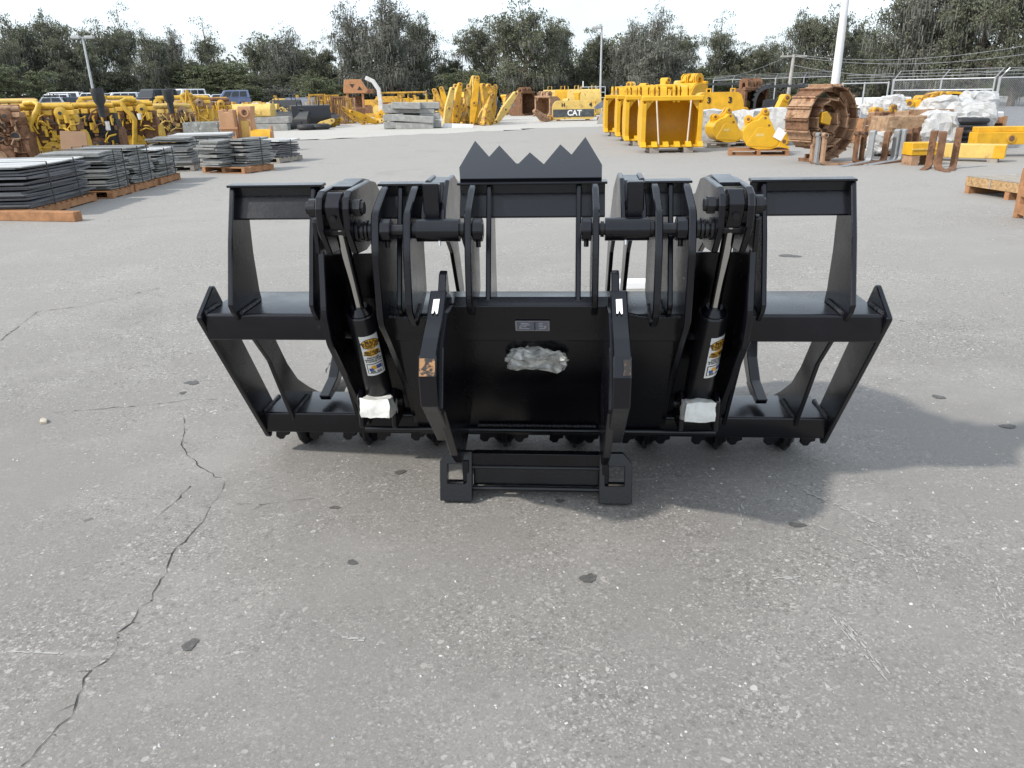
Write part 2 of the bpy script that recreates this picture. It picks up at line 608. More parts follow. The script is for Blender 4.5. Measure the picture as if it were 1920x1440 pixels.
def crack(pts, w0, w1, seed):
    rr = random.Random(seed)
    P = [gpt(u, v) for u, v in pts]
    fine = []
    for i in range(len(P) - 1):
        n = max(2, int((P[i + 1] - P[i]).length / 0.035))
        for k in range(n):
            q = P[i].lerp(P[i + 1], k / n)
            fine.append(Vector((q.x + rr.uniform(-.007, .007), q.y + rr.uniform(-.007, .007), 0)))
    fine.append(P[-1])
    mb = MB()
    n = len(fine)
    for i, q in enumerate(fine):
        d = (fine[min(i + 1, n - 1)] - fine[max(0, i - 1)]).normalized()
        s_ = Vector((-d.y, d.x, 0))
        ww = (w0 + (w1 - w0) * i / n) * rr.choice((.12, .3, .6, .8, 1.0, 1.5)) * rr.uniform(0.7, 1.2) / 2
        mb.v += [tuple(q + s_ * ww + Vector((0, 0, .0025))), tuple(q - s_ * ww + Vector((0, 0, .0025)))]
    mb.f = [(2 * i, 2 * i + 1, 2 * i + 3, 2 * i + 2) for i in range(n - 1)]
    for i in range(3, n - 3, 4):                 # crumbled edges and hairline side branches
        q = fine[i]
        d = (fine[i + 1] - fine[i - 1]).normalized()
        s_ = Vector((-d.y, d.x, 0)) * rr.choice((-1, 1))
        if rr.random() < .30:
            L_ = rr.uniform(.02, .09)
            e = q + (s_ * .8 + d * rr.uniform(-.8, .8)) * L_
            o = len(mb.v)
            hw = .0009
            mb.v += [tuple(q + d * hw * 1.6 + Vector((0, 0, .0025))), tuple(q - d * hw * 1.6 + Vector((0, 0, .0025))), tuple(e + Vector((0, 0, .0025)))]
            mb.f.append((o, o + 1, o + 2))
        elif rr.random() < .5:
            c_ = q + s_ * rr.uniform(.002, .010)
            r_ = rr.uniform(.0015, .005)
            o = len(mb.v)
            mb.v += [tuple(c_ + Vector((r_ * rr.uniform(.5, 1.3) * math.cos(k * 1.257), r_ * rr.uniform(.5, 1.3) * math.sin(k * 1.257), .0025))) for k in range(5)]
            mb.f.append(tuple(range(o, o + 5)))
    return mb.build('crack', CRK, ground)


CR = [(80, 1440), (140, 1370), (225, 1280), (265, 1240), (285, 1180), (325, 1085), (360, 1070), (405, 1040), (430, 1010), (420, 965),
      (430, 950), (475, 910), (510, 855), (555, 830), (575, 770), (605, 735), (615, 690), (630, 655), (690, 595), (735, 545), (765, 490), (800, 440), (820, 395)]
crack([(x / 1.945, 700 + y / 1.945) for x, y in CR], 0.0048, 0.0032, 1)
crack([(x / 1.945, 700 + y / 1.945) for x, y in [(800, 385), (720, 335), (665, 270), (670, 180), (668, 150)]], 0.004, 0.003, 2)
crack([(x / 1.945, 700 + y / 1.945) for x, y in [(200, 145), (430, 125), (600, 112), (700, 93), (790, 97)]], 0.003, 0.004, 3)
crack([(x / 1.945, 700 + y / 1.945) for x, y in [(700, 410), (560, 540)]], 0.003, 0.003, 4)
crack([(x / 1.945, 700 + y / 1.945) for x, y in [(860, 480), (960, 480), (1060, 465), (1150, 455)]], 0.003, 0.004, 5)
crack([(610, 700), (640, 640), (622, 668)], 0.006, 0.003, 6)
crack([(0, 640), (70, 585), (150, 575), (300, 540)], 0.006, 0.006, 7)

STAIN = mat('oil_stain', (0.095, 0.092, 0.087), 0.7, 0.3, var=0.35, scale=60, c2=(.19, .183, .172), c2amt=.35, c2scale=90)
for i, (u, v, rx, ry) in enumerate(((356, 1210, .024, .026), (1103, 1085, .027, .030), (750, 886, .026, .02), (628, 952, .02, .012),
                                    (1050, 940, .018, .02), (360, 718, .05, .03), (342, 737, .02, .02), (1495, 985, .03, .02), (1890, 800, .035, .03), (1760, 745, .03, .03),
                                    (660, 1055, .02, .015), (1480, 480, .1, .08), (700, 480, .06, .1))):
    c = gpt(u, v)
    rr = random.Random(i)
    ph = [rr.uniform(0, 6.28) for _ in range(3)]
    pts = []
    for k in range(22):
        a = 2 * math.pi * k / 22
        q = 1 + .18 * math.sin(2 * a + ph[0]) + .12 * math.sin(3 * a + ph[1]) + .08 * math.sin(7 * a + ph[2])
        pts.append((c.x + rx * q * math.cos(a), c.y + ry * q * math.sin(a)))
    sheet('oil_stain', pts, 0.003, STAIN, ground)

# pale scrapes dragged over the paving by heavy parts
SCR = mat('scrape_dust', (.36, .35, .33), .9, .2, var=.15, scale=30)
for i, (p0, p1, n_, wd) in enumerate((((1508, 922), (1655, 985), 60, .012), ((1590, 985), (1660, 1040), 26, .03), ((1560, 1150), (1665, 1270), 50, .02), ((1700, 1010), (1760, 1150), 18, .05), ((1860, 1080), (1900, 1180), 20, .05),
                                      ((1420, 1085), (1500, 1082), 16, .012), ((1385, 935), (1395, 985), 16, .02), ((640, 1196), (700, 1199), 10, .01), ((1540, 990), (1730, 1055), 30, .008), ((0, 1222), (130, 1226), 16, .006))):
    rr = random.Random(60 + i)
    a, b = gpt(*p0), gpt(*p1)
    sd_ = Vector((-(b - a).y, (b - a).x, 0)).normalized()
    mb = MB()
    for k in range(n_):
        t_ = rr.random()
        c = a.lerp(b, t_) + sd_ * rr.gauss(0, wd * .5)
        d_ = (b - a).normalized()
        l_, w_ = rr.uniform(.004, .022), rr.uniform(.0015, .005)
        o = len(mb.v)
        for j in range(7):
            an = 2 * math.pi * j / 7
            q = rr.uniform(.55, 1.2)
            mb.v.append(tuple(c + d_ * l_ * q * math.cos(an) + sd_ * w_ * q * math.sin(an) + Vector((0, 0, .0022 + .00002 * k))))
        mb.f.append(tuple(range(o, o + 7)))
    mb.build('scrape_mark', SCR, ground)['kind'] = 'stuff'

# loose stone chips lying on the paving
PEB = mat('stone_chip', (0.44, 0.43, 0.41), 0.85, 0.2, var=0.35, scale=30)
mb = MB()
rr = random.Random(21)
for i in range(2600):
    y = 1.2 + 9.0 * rr.random() ** 1.6
    x = rr.uniform(-1, 1) * (0.9 * y + 0.4)
    s_ = rr.choice((.0022, .0028, .0035, .0045, .006)) * rr.uniform(.7, 1.2)
    a = rr.uniform(0, 6.28)
    ca, sa = math.cos(a) * s_, math.sin(a) * s_
    h = s_ * rr.uniform(.4, .9)
    o = len(mb.v)
    e = rr.uniform(.5, .9)
    for (px, py, pz) in ((-1, -e, 0), (1, -e * .7, 0), (.8, e, 0), (-.7, e * .8, 0), (-.4, -e * .3, h), (.5, .1, h * .8)):
        mb.v.append((x + px * ca - py * sa, y + px * sa + py * ca, pz))
    mb.f += [(o, o + 1, o + 5, o + 4), (o + 1, o + 2, o + 5), (o + 2, o + 3, o + 4, o + 5), (o + 3, o, o + 4)]
ch = mb.build('stone_chips', PEB)
ch['kind'] = 'stuff'
ch['label'] = 'small pale stone chips scattered loose over the paving'
ch['category'] = 'gravel'

# splinter of wood and white board lying on the ground
c = gpt(82, 792)
mb = MB().prism([(-.035, -.013), (-.02, .018), (.03, .012), (.04, -.006), (.0, -.02)], 0.0, .016, 'z')
tag(mb.build('wood_chip', mat('chip_wood', (.42, .38, .30), .8, var=.3, scale=40), loc=c, rz=R(125), bevel=.003), 'pale splinter of wood lying on the open paving', 'wood chip')
c = gpt(1196, 538)
mb = MB().box((0, 0, .03), (.55, .16, .06))
tag(mb.build('white_board', WHITE, loc=c, rz=R(-2), bevel=.004), 'short white board on the ground beyond the black grapple', 'board')

# ---------------------------------------------------------------- the black grapple rake
GR = thing('grapple_rake', 'black root grapple rake with hydraulic cylinders standing on the paving', 'grapple', (0.1, 3.0, 0.0), R(-4.3))
AL = R(31)
UT = Vector((math.cos(AL), math.sin(AL)))      # (y,z) along the top faces, away from the camera
UR = Vector((math.sin(AL), -math.cos(AL)))     # (y,z) down the sloping back


def yz(p, a=0.0, b=0.0):
    q = Vector(p) + UT * a + UR * b
    return (q.x, q.y)


def plate(name, poly, x, t, m=BLACK, bev=.0038, parent=GR):
    return MB().prism(poly, x - t / 2, x + t / 2, 'x').build(name, m, parent, bevel=bev)


def bead(pts, r=.006, parent=GR, seed=0):
    rr = random.Random(seed)
    P = [Vector(q) for q in pts]
    path = []
    rs = []
    for i in range(len(P) - 1):
        n = max(3, int((P[i + 1] - P[i]).length / .006))
        for k in range(n):
            path.append(P[i].lerp(P[i + 1], k / n) + Vector((rr.uniform(-.001, .001), rr.uniform(-.001, .001), 0)))
            rs.append(r * (1 + .25 * math.sin(k * 2.1) + rr.uniform(-.12, .12)))
    return MB().tube(path, rs, 6).build('weld_bead', WELD, parent, smooth=True)


def round_poly(pts, r, n=4):
    """round the corners of a 2-D polygon"""
    o = []
    N_ = len(pts)
    for i in range(N_):
        p0, p, p1 = Vector(pts[i - 1]), Vector(pts[i]), Vector(pts[(i + 1) % N_])
        a, b = (p0 - p), (p1 - p)
        d = min(r, a.length * .45, b.length * .45)
        s_, e = p + a.normalized() * d, p + b.normalized() * d
        for k in range(n + 1):
            t_ = k / n
            q = s_ * (1 - t_) ** 2 + p * 2 * t_ * (1 - t_) + e * t_ ** 2
            o.append((q.x, q.y))
    return o


NTU = (-.150, .845)      # upper beam, near top corner
NTL = (.275, .238)       # lower beam, near top corner
def beam(name, nt_, wd, ht, x0, x1):
    poly = [nt_, (nt_[0] + wd, nt_[1] + .004), (nt_[0] + wd, nt_[1] - ht), (nt_[0] + .006, nt_[1] - ht)]
    return MB().prism(round_poly(poly, .012, 3), x0, x1, 'x').build(name, BLACK, GR, smooth=True)


for x0, x1 in ((-1.314, -.80), (-.57, .57), (.80, 1.314)):
    beam('upper_beam', NTU, .36, .112, x0, x1)
beam('lower_beam', NTL, .275, .108, -1.314, 1.314)
A = (-.185, .838)
for s in (-1, 1):
    plate('end_plate', round_poly([A, yz(A, .19), yz(A, .20, .86), (.325, .085), (.30, .10)], .02), s * 1.326, .022)
    for p0, w_ in ((NTU, .15), (NTL, .2)):
        bead([(s * 1.312, p0[0] + .004, p0[1] + .003), (s * 1.312, p0[0] + w_, p0[1] + .006)], .009, seed=3)

# C-shaped tines: rack on top, curved throat, skid along the ground
TINE_UP = [(-.035, 1.322), (-.118, 1.135), (-.205, .893), (-.19, .86), (-.07, .74), (.09, .56), (.205, .335), (.28, .19), (.345, .06),
           (.40, .012), (.47, .0), (.58, .012), (.78, .02), (1.05, .015), (1.22, .055), (1.16, .085), (.95, .12), (.72, .16),
           (.53, .272), (.385, .37), (.275, .49), (.175, .64), (.11, .76), (.075, .89), (.066, 1.05), (.075, 1.18), (.085, 1.24), (.075, 1.318)]
TX = (1.178, .855, .512, .170)
for s in (-1, 1):
    for i, x in enumerate(TX):
        plate('tine', TINE_UP, s * x, .020)
        bead([(s * (x - .016), NTU[0], NTU[1] + .004), (s * (x - .016), NTU[0] + .20, NTU[1] + .006)], .008, seed=i)
        bead([(s * (x - .016), NTL[0], NTL[1] + .004), (s * (x - .016), NTL[0] + .22, NTL[1] + .006)], .008, seed=i + 9)
        # round wear shoe under the heel of the tine
        mb = MB()
        pr = [(0, .012), (.04, .004), (.062, .03), (.066, .075)]
        n = 18
        c = Vector((s * (x + .01), .505, 0))
        for (rr_, z_) in pr:
            mb.v += [(c.x + rr_ * math.cos(2 * math.pi * k / n), c.y + rr_ * 1.15 * math.sin(2 * math.pi * k / n), z_) for k in range(n)]
        for j in range(len(pr) - 1):
            mb.f += [(j * n + k, j * n + (k + 1) % n, (j + 1) * n + (k + 1) % n, (j + 1) * n + k) for k in range(n)]
        mb.f.append(tuple(range(3 * n, 4 * n)))
        mb.build('wear_shoe', BLACK, GR, smooth=True)
# toothed lip under the lower beam
rr = random.Random(4)
for i in range(16):
    x = -1.27 + 2.54 * i / 15
    if min(abs(abs(x) - q) for q in TX) < .06:
        x += .085
    poly = [(x - .036, .075), (x - .030, .125), (x + .034, .125), (x + .032, .085), (x + .012, .08), (x + .002, .062), (x - .018, .06)]
    MB().prism(poly, .352, .372, 'y').build('lip_tooth', BLACK, GR, bevel=.002)
MB().box((0, .362, .14), (2.60, .018, .06)).build('bottom_lip', BLACK, GR)

# rack bars along the top: flange and web
for x0, x1 in ((-1.192, -.815), (-.598, -.352), (-.292, .276), (.352, .590), (.805, 1.186)):
    mb = MB()
    mb.prism([(-.050, 1.322), (-.050, 1.331), (.008, 1.334), (.008, 1.322)], x0, x1, 'x')
    mb.build('rack_bar', BLACK, GR, bevel=.002)
    mb = MB().prism([(-.004, 1.326), (.006, 1.326), (.006, 1.280), (-.034, 1.196), (-.046, 1.203), (-.004, 1.286)], x0 + .006, x1 - .006, 'x')
    mb.build('rack_web', BLACK, GR, bevel=.002)
SER = [(-.283, -.003), (-.296, .092), (-.255, .324), (-.185, .179), (-.151, .277), (-.073, .117), (-.065, .117), (-.024, .212), (.034, .11), (.097, .279), (.142, .188),
       (.199, .344), (.26, .099), (.256, -.003)]
bt = R(68)
o = MB().prism(SER, -.008, .008, 'y').build('serrated_plate', BLACK, GR, bevel=.0015)
o.location = (0.0, -.016, 1.338)
o.rotation_euler = (-bt, 0, 0)

# brackets that carry the jaw pivots and the cylinder bays
for s in (-1, 1):
    plate('pivot_plate', round_poly([(-.075, 1.324), (-.262, 1.250), (-.298, 1.12), (-.292, .845), (-.17, .72), (.06, .455), (.235, .20), (.36, .23), (.20, .56), (.115, .86), (.10, 1.12), (.03, 1.324)], .03), s * .566, .027)
    plate('pivot_plate', round_poly([(-.085, 1.324), (-.268, 1.245), (-.305, 1.12), (-.325, .90), (-.24, .815), (-.02, .90), (-.02, 1.15), (.03, 1.324)], .03), s * .449, .027)
    plate('pivot_plate', round_poly([(-.09, 1.326), (-.262, 1.252), (-.290, 1.12), (-.31, .93), (-.24, .86), (-.02, .91), (-.02, 1.15), (.03, 1.326)], .03), s * .229, .024)
    plate('bay_plate', round_poly([(-.135, 1.24), (-.165, 1.18), (-.228, .865), (-.195, .73), (.10, .37), (.235, .19), (.36, .23), (.20, .56), (.115, .86), (.10, 1.08), (.02, 1.22), (-.05, 1.25)], .03), s * .803, .027)
    MB().prism([(.045, 1.045), (.059, 1.045), (.095, .86), (.33, .24), (.31, .22), (.08, .85)], s * .578, s * .792, 'x').build('bay_back', BLACK, GR, bevel=.002)
    for z0, z1, y0, y1, xx in ((.86, .985, -.29, -.18, .434),):
        bead([(s * xx, y0, z0), (s * xx, y1, z1 - .09)], .007, seed=2)
    # stiffener between bay and coupler with its curved rim
    rim = [(s * .556, -.213, .852), (s * .48, -.215, .848), (s * .41, -.216, .850), (s * .365, -.222, .862), (s * .335, -.235, .886)]
    bead(rim, .005, seed=5)

# back panel behind the coupler, from bay to bay
PT = (-.186, .838)
prof = []
for x, up in ((-.553, .0), (-.42, .0), (-.36, -.02), (-.325, -.045), (-.30, -.072), (.30, -.072), (.325, -.045), (.36, -.02), (.42, .0), (.553, .0)):
    prof.append((x, up))
mb = MB()
n = len(prof)
for k in (0.0, .016):
    for x, up in prof:
        y_, z_ = yz(PT, k, up)
        mb.v.append((x, y_, z_))
    for x, up in prof:
        y_, z_ = yz(PT, k, .79)
        mb.v.append((x, y_, z_))
for i in range(n - 1):
    a, b, c, d = i, i + 1, n + i + 1, n + i
    mb.f.append((a, b, c, d))
    mb.f.append((2 * n + a, 2 * n + d, 2 * n + c, 2 * n + b))
    mb.f.append((a, 2 * n + a, 2 * n + b, b))
    mb.f.append((d, c, 2 * n + c, 2 * n + d))
mb.f.append((0, n, 3 * n, 2 * n))
mb.f.append((n - 1, 3 * n - 1, 4 * n - 1, 2 * n - 1))
mb.build('back_panel', BLACK, GR)
# folded lip along the panel's top
a = yz(PT, .0, -.072)
MB().prism([(a[0] - .004, a[1] - .002), (a[0] + .045, a[1] + .024), (a[0] + .045, a[1] + .012), (a[0], a[1] - .014)], -.300, .300, 'x').build('panel_lip', BLACK, GR, bevel=.002)
# round bar and weld along the bottom of the panel
p = yz(PT, -.012, .735)
MB().cyl((-.80, *p), (.80, *p), .013, 12).build('bottom_bar', BLACK2, GR, smooth=True)
p = yz(PT, -.010, .70)
bead([(-.27, *p), (.27, *p)], .007, seed=12)

# cylinders and jaws
def cyl_label(parent, p0, p1, rad, ang0, ang1):
    """printed label wrapped round the barrel; u runs round it, v along it"""
    ax = (Vector(p1) - Vector(p0)).normalized()
    e1 = Vector((1, 0, 0)) - ax * ax.x
    e1.normalize()
    e2 = ax.cross(e1).normalized()
    if e2.y > 0:
        e2 = -e2
    Lh = (Vector(p1) - Vector(p0)).length

    def P(u, v, lift):
        a = ang0 + (ang1 - ang0) * u
        return Vector(p0) + ax * (v * Lh) + (e1 * math.sin(a) + e2 * math.cos(a)) * (rad + lift)
    base = MB()
    nu, nv = 16, 4
    base.v = [tuple(P(i / nu, j / nv, .0012)) for j in range(nv + 1) for i in range(nu + 1)]
    base.f = [(j * (nu + 1) + i, j * (nu + 1) + i + 1, (j + 1) * (nu + 1) + i + 1, (j + 1) * (nu + 1) + i) for j in range(nv) for i in range(nu)]
    base.build('label', LABELW, parent, smooth=True)

    def oval(cu_, cv_, ru, rv, lift, m, name):
        mb_ = MB()
        k_ = 28
        mb_.v.append(tuple(P(cu_, cv_, lift)))
        for ring in (.5, 1.0):
            mb_.v += [tuple(P(cu_ + ru * ring * math.cos(2 * math.pi * i / k_), cv_ + rv * ring * math.sin(2 * math.pi * i / k_), lift)) for i in range(k_)]
        mb_.f = [(0, 1 + i, 1 + (i + 1) % k_) for i in range(k_)]
        mb_.f += [(1 + i, 1 + k_ + i, 1 + k_ + (i + 1) % k_, 1 + (i + 1) % k_) for i in range(k_)]
        mb_.build(name, m, parent)

    def rect(u0, u1, v0, v1, lift, m, name):
        mb_ = MB()
        k_ = 8
        mb_.v = [tuple(P(u0 + (u1 - u0) * i / k_, v, lift)) for v in (v0, v1) for i in range(k_ + 1)]
        mb_.f = [(i, i + 1, k_ + 2 + i, k_ + 1 + i) for i in range(k_)]
        mb_.build(name, m, parent)
    oval(.5, .20, .46, .125, .0020, LABELK, 'label_oval_border')
    oval(.5, .20, .43, .112, .0027, LABELY, 'label_oval')
    oval(.5, .42, .43, .085, .0020, LABELY, 'label_oval')
    rect(.08, .92, .695, .945, .0020, LABELK, 'label_frame')
    rect(.12, .88, .71, .93, .0027, LABELW, 'label_panel')
    oval(.42, .79, .14, .055, .0034, LABELY, 'label_logo')
    rect(.18, .40, .80, .87, .0034, LABELB, 'label_logo_bar')
    rect(.55, .84, .74, .83, .0034, LABELB, 'label_logo_bar')
    wu = (ang1 - ang0) * rad
    for body, cu_, cv_, sz in (('MAX', .5, .14, .020), ('PRESSURE', .5, .20, .020), ('3,000 PSI', .5, .265, .018), ('Max Cylinder', .5, .385, .011), ('Oper. Temp.', .5, .42, .011),
                               ('Pressure Rating', .5, .46, .011), ('INSTALLED', .5, .54, .010), ('hydraulic cylinder', .5, .585, .010), ('& warranty void', .5, .63, .010), ('800. 555', .5, .90, .013)):
        v_, f_ = text_mesh(body, sz, .0004)
        mb_ = MB()
        for q in v_:
            mb_.v.append(tuple(P(cu_ + q[0] / wu, cv_ - q[1] / Lh, .0036)))
        mb_.f = f_
        mb_.build('label_print', LABELK, parent)


for s in (-1, 1):
    xb, xt = s * .682, s * .704
    pin = Vector((xt, -.262, 1.272))
    top = Vector((s * .690, -.075, .855))
    bot = Vector((xb, .045, .43))
    ax = (bot - pin).normalized()
    top = pin + ax * ((pin - top).length)
    mb = MB()
    mb.tube([top, top + ax * .004, top + ax * .006, bot - ax * .01, bot], [.052, .057, .058, .058, .045], 28)
    brl = mb.build('cylinder_barrel', BLACK2, GR, smooth=True)
    MB().tube([top - ax * .028, top - ax * .006, top + ax * .002], [.032, .050, .0505], 24).build('gland_nut', BLACK, brl, smooth=True)
    MB().cyl(pin + ax * .04, top + ax * .01, .0215, 20).build('piston_rod', CHROME, brl, smooth=True)
    # hydraulic ports and weld boss
    pv = Vector((-s * .3, -1, 0)).normalized()
    for t_ in (.12,):
        q = top + ax * t_
        MB().cyl(q + Vector((-.055, 0, 0)), q + Vector((-.082, -.02, .01)), .014, 12).build('port', BLACK2, brl, smooth=True)
    if s < 0:
        cyl_label(brl, tuple(top + ax * .082), tuple(top + ax * .285), .058, -.22, 1.16)
    else:
        cyl_label(brl, tuple(top + ax * .082), tuple(top + ax * .285), .058, -.05, 1.33)
    # base clevis lugs with pin
    for k in (-1, 1):
        plate('base_lug', [(-.03, .30), (-.035, .44), (.02, .47), (.12, .42), (.17, .30)], bot.x + k * .072, .02)
    MB().cyl(bot + Vector((-.095, .02, -.04)), bot + Vector((.095, .02, -.04)), .018, 14).build('base_pin', BLACK2, GR, smooth=True)
    # foil and tape wrapped round the base port
    mb = grid_box((0, 0, 0), (.130, .10, .085), 9, 9, 9, .14)
    crumple(mb, .009, 16, 3 + s)
    o = mb.build('port_wrapping', FOIL, GR, smooth=True)
    o.location = (bot.x - .012 * s, -.035, .405)
    o.rotation_euler = (R(-10), R(3 * s), R(6 * s))
    # rod eye block
    mb = MB().prism(round_poly([(-.305, 1.245), (-.312, 1.285), (-.265, 1.328), (-.215, 1.318), (-.215, 1.24), (-.20, 1.19), (-.265, 1.19)], .012), xt - .027, xt + .027, 'x')
    eye = mb.build('rod_eye', BLACK, GR, bevel=.003)
    MB().cyl((xt, -.292, 1.245), (xt, -.312, 1.238), .012, 12).build('grease_bolt', BLACK2, eye, smooth=True)
    # pin through the jaw ears
    MB().cyl((xt - .105, -.262, 1.272), (xt + .105, -.262, 1.272), .022, 18).build('rod_pin', BLACK2, GR, smooth=True)
    for k in (-1, 1):
        MB().cyl((xt + k * .068, -.262, 1.272), (xt + k * .094, -.262, 1.272), .033, 6 if k * s < 0 else 20).build('pin_nut', BLACK2, GR)
    # outer jaw: two ear plates that run forward over the rake
    ear = [(-.318, 1.275), (-.300, 1.312), (-.255, 1.332), (.02, 1.338), (.115, 1.322), (.21, 1.255), (.45, 1.21), (.78, 1.02), (.98, .72), (1.01, .44), (.88, .26), (.64, .20), (.50, .27),
           (.60, .32), (.76, .36), (.84, .48), (.80, .68), (.64, .92), (.36, 1.08), (.11, 1.12), (-.10, 1.09), (-.235, 1.10), (-.315, 1.20)]
    for x in (.752, .655):
        plate('jaw_arm', ear, s * x, .024)
    MB().prism([(-.16, 1.336), (.02, 1.346), (.118, 1.330), (.114, 1.316), (.02, 1.332), (-.16, 1.322)], s * .668, s * .74, 'x').build('jaw_cover', BLACK, GR, bevel=.002)
    # inner jaw arm: box arm hanging from the pivot tube
    box = [(-.19, 1.205), (-.165, 1.25), (-.04, 1.342), (.10, 1.348), (.32, 1.27), (.62, 1.05), (.80, .72), (.82, .44), (.66, .24), (.48, .23),
           (.62, .34), (.70, .48), (.66, .70), (.48, .96), (.22, 1.14), (.0, 1.17), (-.12, 1.15)]
    plate('jaw_arm', box, s * .405, .018)
    plate('jaw_arm', box, s * .330, .018)
    MB().prism([(-.16, 1.25), (-.04, 1.334), (.10, 1.340), (.10, 1.328), (-.035, 1.32), (-.145, 1.24)], s * .339, s * .396, 'x').build('jaw_cover', BLACK, GR, bevel=.002)
    MB().box((s * .372, -.15, 1.268), (.062, .045, .15)).build('jaw_post', BLACK, GR, bevel=.004)
    # hooked points of the jaw further out
    hook = [(.66, .60), (.60, .42), (.50, .335), (.34, .30), (.36, .27), (.53, .285), (.66, .37), (.74, .58)]
    plate('jaw_point', hook, s * 1.035, .05)
    MB().cyl((s * .70, .72, .60), (s * 1.06, .70, .59), .03, 14).build('jaw_crossbar', BLACK, GR, smooth=True)
    MB().box((s * .53, .46, 1.06), (.34, .03, .07)).build('jaw_crossbar', BLACK, GR)
    # pivot shaft, tube, washers and nuts
    Y, Z = -.232, 1.185
    MB().cyl((s * .745, Y, Z), (s * .175, Y, Z), .021, 18).build('pivot_shaft', BLACK2, GR, smooth=True)
    MB().cyl((s * .418, Y, Z), (s * .262, Y, Z), .041, 26).build('pivot_tube', BLACK, GR, smooth=True)
    for x, r_, w_ in ((.588, .034, .010), (.602, .038, .008), (.618, .034, .010), (.636, .040, .010), (.427, .03, .012), (.252, .028, .012)):
        MB().cyl((s * (x - w_ / 2), Y, Z), (s * (x + w_ / 2), Y, Z), r_, 20).build('washer', BLACK2, GR, smooth=True)
    for x, w_ in ((.532, .040), (.196, .036)):
        nut = MB().cyl((s * (x - w_ / 2), Y, Z), (s * (x + w_ / 2), Y, Z), .043, 8).build('shaft_nut', BLACK, GR, bevel=.003)
        MB().cyl((s * x, Y, Z - .034), (s * x, Y, Z - .062), .009, 8).build('lock_bolt', BLACK2, nut, smooth=True)
    MB().cyl((s * .335, Y - .02, Z - .036), (s * .335, Y - .024, Z - .052), .005, 8).build('grease_fitting', CHROME, GR, smooth=True)
    plate('bay_clip', round_poly([(-.24, 1.10), (-.24, 1.225), (-.19, 1.245), (-.15, 1.10)], .01), s * .795, .018)

# coupler: two hook plates, two feet, cross channel
for s in (-1, 1):
    hx = .335 if s < 0 else .311
    up = [(-.33, .985), (-.44, .915), (-.54, .872), (-.615, .832), (-.645, .77), (-.64, .66), (-.60, .625), (-.36, .40), (-.05, .36), (.06, .45), (-.10, .72), (-.215, .93), (-.24, .95)]
    hk = plate('coupler_hook', up, s * hx, .060, bev=.004)
    plate('hook_tip', [(-.338, .972), (-.290, 1.036), (-.262, 1.044), (-.235, .96), (-.30, .93)], s * (hx - .011), .028, bev=.003)
    web = [(-.60, .635), (-.55, .60), (-.44, .465), (-.315, .315), (-.20, .225), (-.06, .23), (.15, .30), (.02, .56), (-.20, .90), (-.38, .915), (-.52, .83)]
    plate('coupler_web', web, s * (hx - .024), .030)
    # white sticker near the top of the hook
    t0, t1 = Vector((-.44, .915)), Vector((-.33, .985))
    dd = (t1 - t0).normalized()
    nn = Vector((-dd.y, dd.x))
    a, b = t0 + dd * .012 + nn * .004, t0 + dd * .082 + nn * .004
    x0, x1 = s * hx - .012, s * hx + .010
    sv = [(x0, a), (x0 + .006, a.lerp(b, .02)), (x0 + .010, a.lerp(b, .25)), (x0 + .017, a.lerp(b, -.05)), (x1, a.lerp(b, .03)), (x1, b), (x0, b.lerp(a, .03))]
    mb = MB()
    mb.v = [(x_, q.x, q.y + .0025) for x_, q in sv]
    mb.f = [tuple(range(len(sv)))]
    mb.build('sticker', LABELW, hk)
    # paint worn through to primer on the nose of the hook
    mb = MB()
    zz = [(-.621, .826), (-.6365, .794), (-.6475, .772)] if s < 0 else [(-.621, .826), (-.634, .80), (-.6445, .778)]
    x0, x1 = s * hx - .0262, s * hx + .0262
    if s > 0:
        x0 = s * hx + .004
    rr = random.Random(3)
    for i, q in enumerate(zz):
        j = rr.uniform(-.004, .003) if s > 0 else 0
        mb.v += [(x0 + j, q[0] - .0008, q[1]), (x1, q[0] - .0008, q[1])]
    mb.f = [(2 * i, 2 * i + 1, 2 * i + 3, 2 * i + 2) for i in range(len(zz) - 1)]
    mb.build('worn_paint', ORANGEB, hk)
    # foot plate with its square pocket
    fx0, fx1 = (.270, .408)
    bm = bmesh.new()
    outer = [(fx0, .012), (fx1, .012), (fx1, .185), (fx0 + .10, .228), (fx0, .228)]
    inner = [(.294, .088), (.294, .172), (.376, .172), (.376, .088)]
    mb = MB()
    for y_ in (-.020, .022):
        mb.v += [(s * x, y_, z) for x, z in outer] + [(s * x, y_, z) for x, z in inner]
    no = len(outer)
    T = no + 4
    quads = [(0, 1, no + 3, no + 0), (1, 2, no + 2, no + 3), (2, 3, no + 1, no + 2), (3, 4, no + 1), (4, 0, no + 0, no + 1)]
    for q in quads:
        mb.f.append(q)
        mb.f.append(tuple(i + T for i in q)[::-1])
    for i in range(no):
        j = (i + 1) % no
        mb.f.append((i, i + T, j + T, j))
    for i in range(4):
        j = (i + 1) % 4
        mb.f.append((no + i, no + j, no + j + T, no + i + T))
    bm.free()
    ft = mb.build('coupler_foot', BLACK, GR, bevel=.002)
    ft.location = (0, -.135, .0)
    ft.rotation_euler = (R(-16), 0, 0)
    MB().box((s * .296, -.075, .125), (.028, .085, .13)).build('foot_gusset', BLACK, GR, bevel=.003)
    MB().box((s * .345, -.06, .021), (.10, .16, .022)).build('foot_sole', BLACK, GR, bevel=.003)
MB().prism([(-.085, .212), (-.02, .200), (-.02, .190), (-.073, .200), (-.073, .145), (-.085, .145)], -.272, .272, 'x').build('foot_channel', BLACK, GR, bevel=.002)
MB().prism([(-.046, .160), (-.034, .160), (-.056, .052), (-.068, .052)], -.272, .272, 'x').build('foot_crossplate', BLACK, GR, bevel=.002)
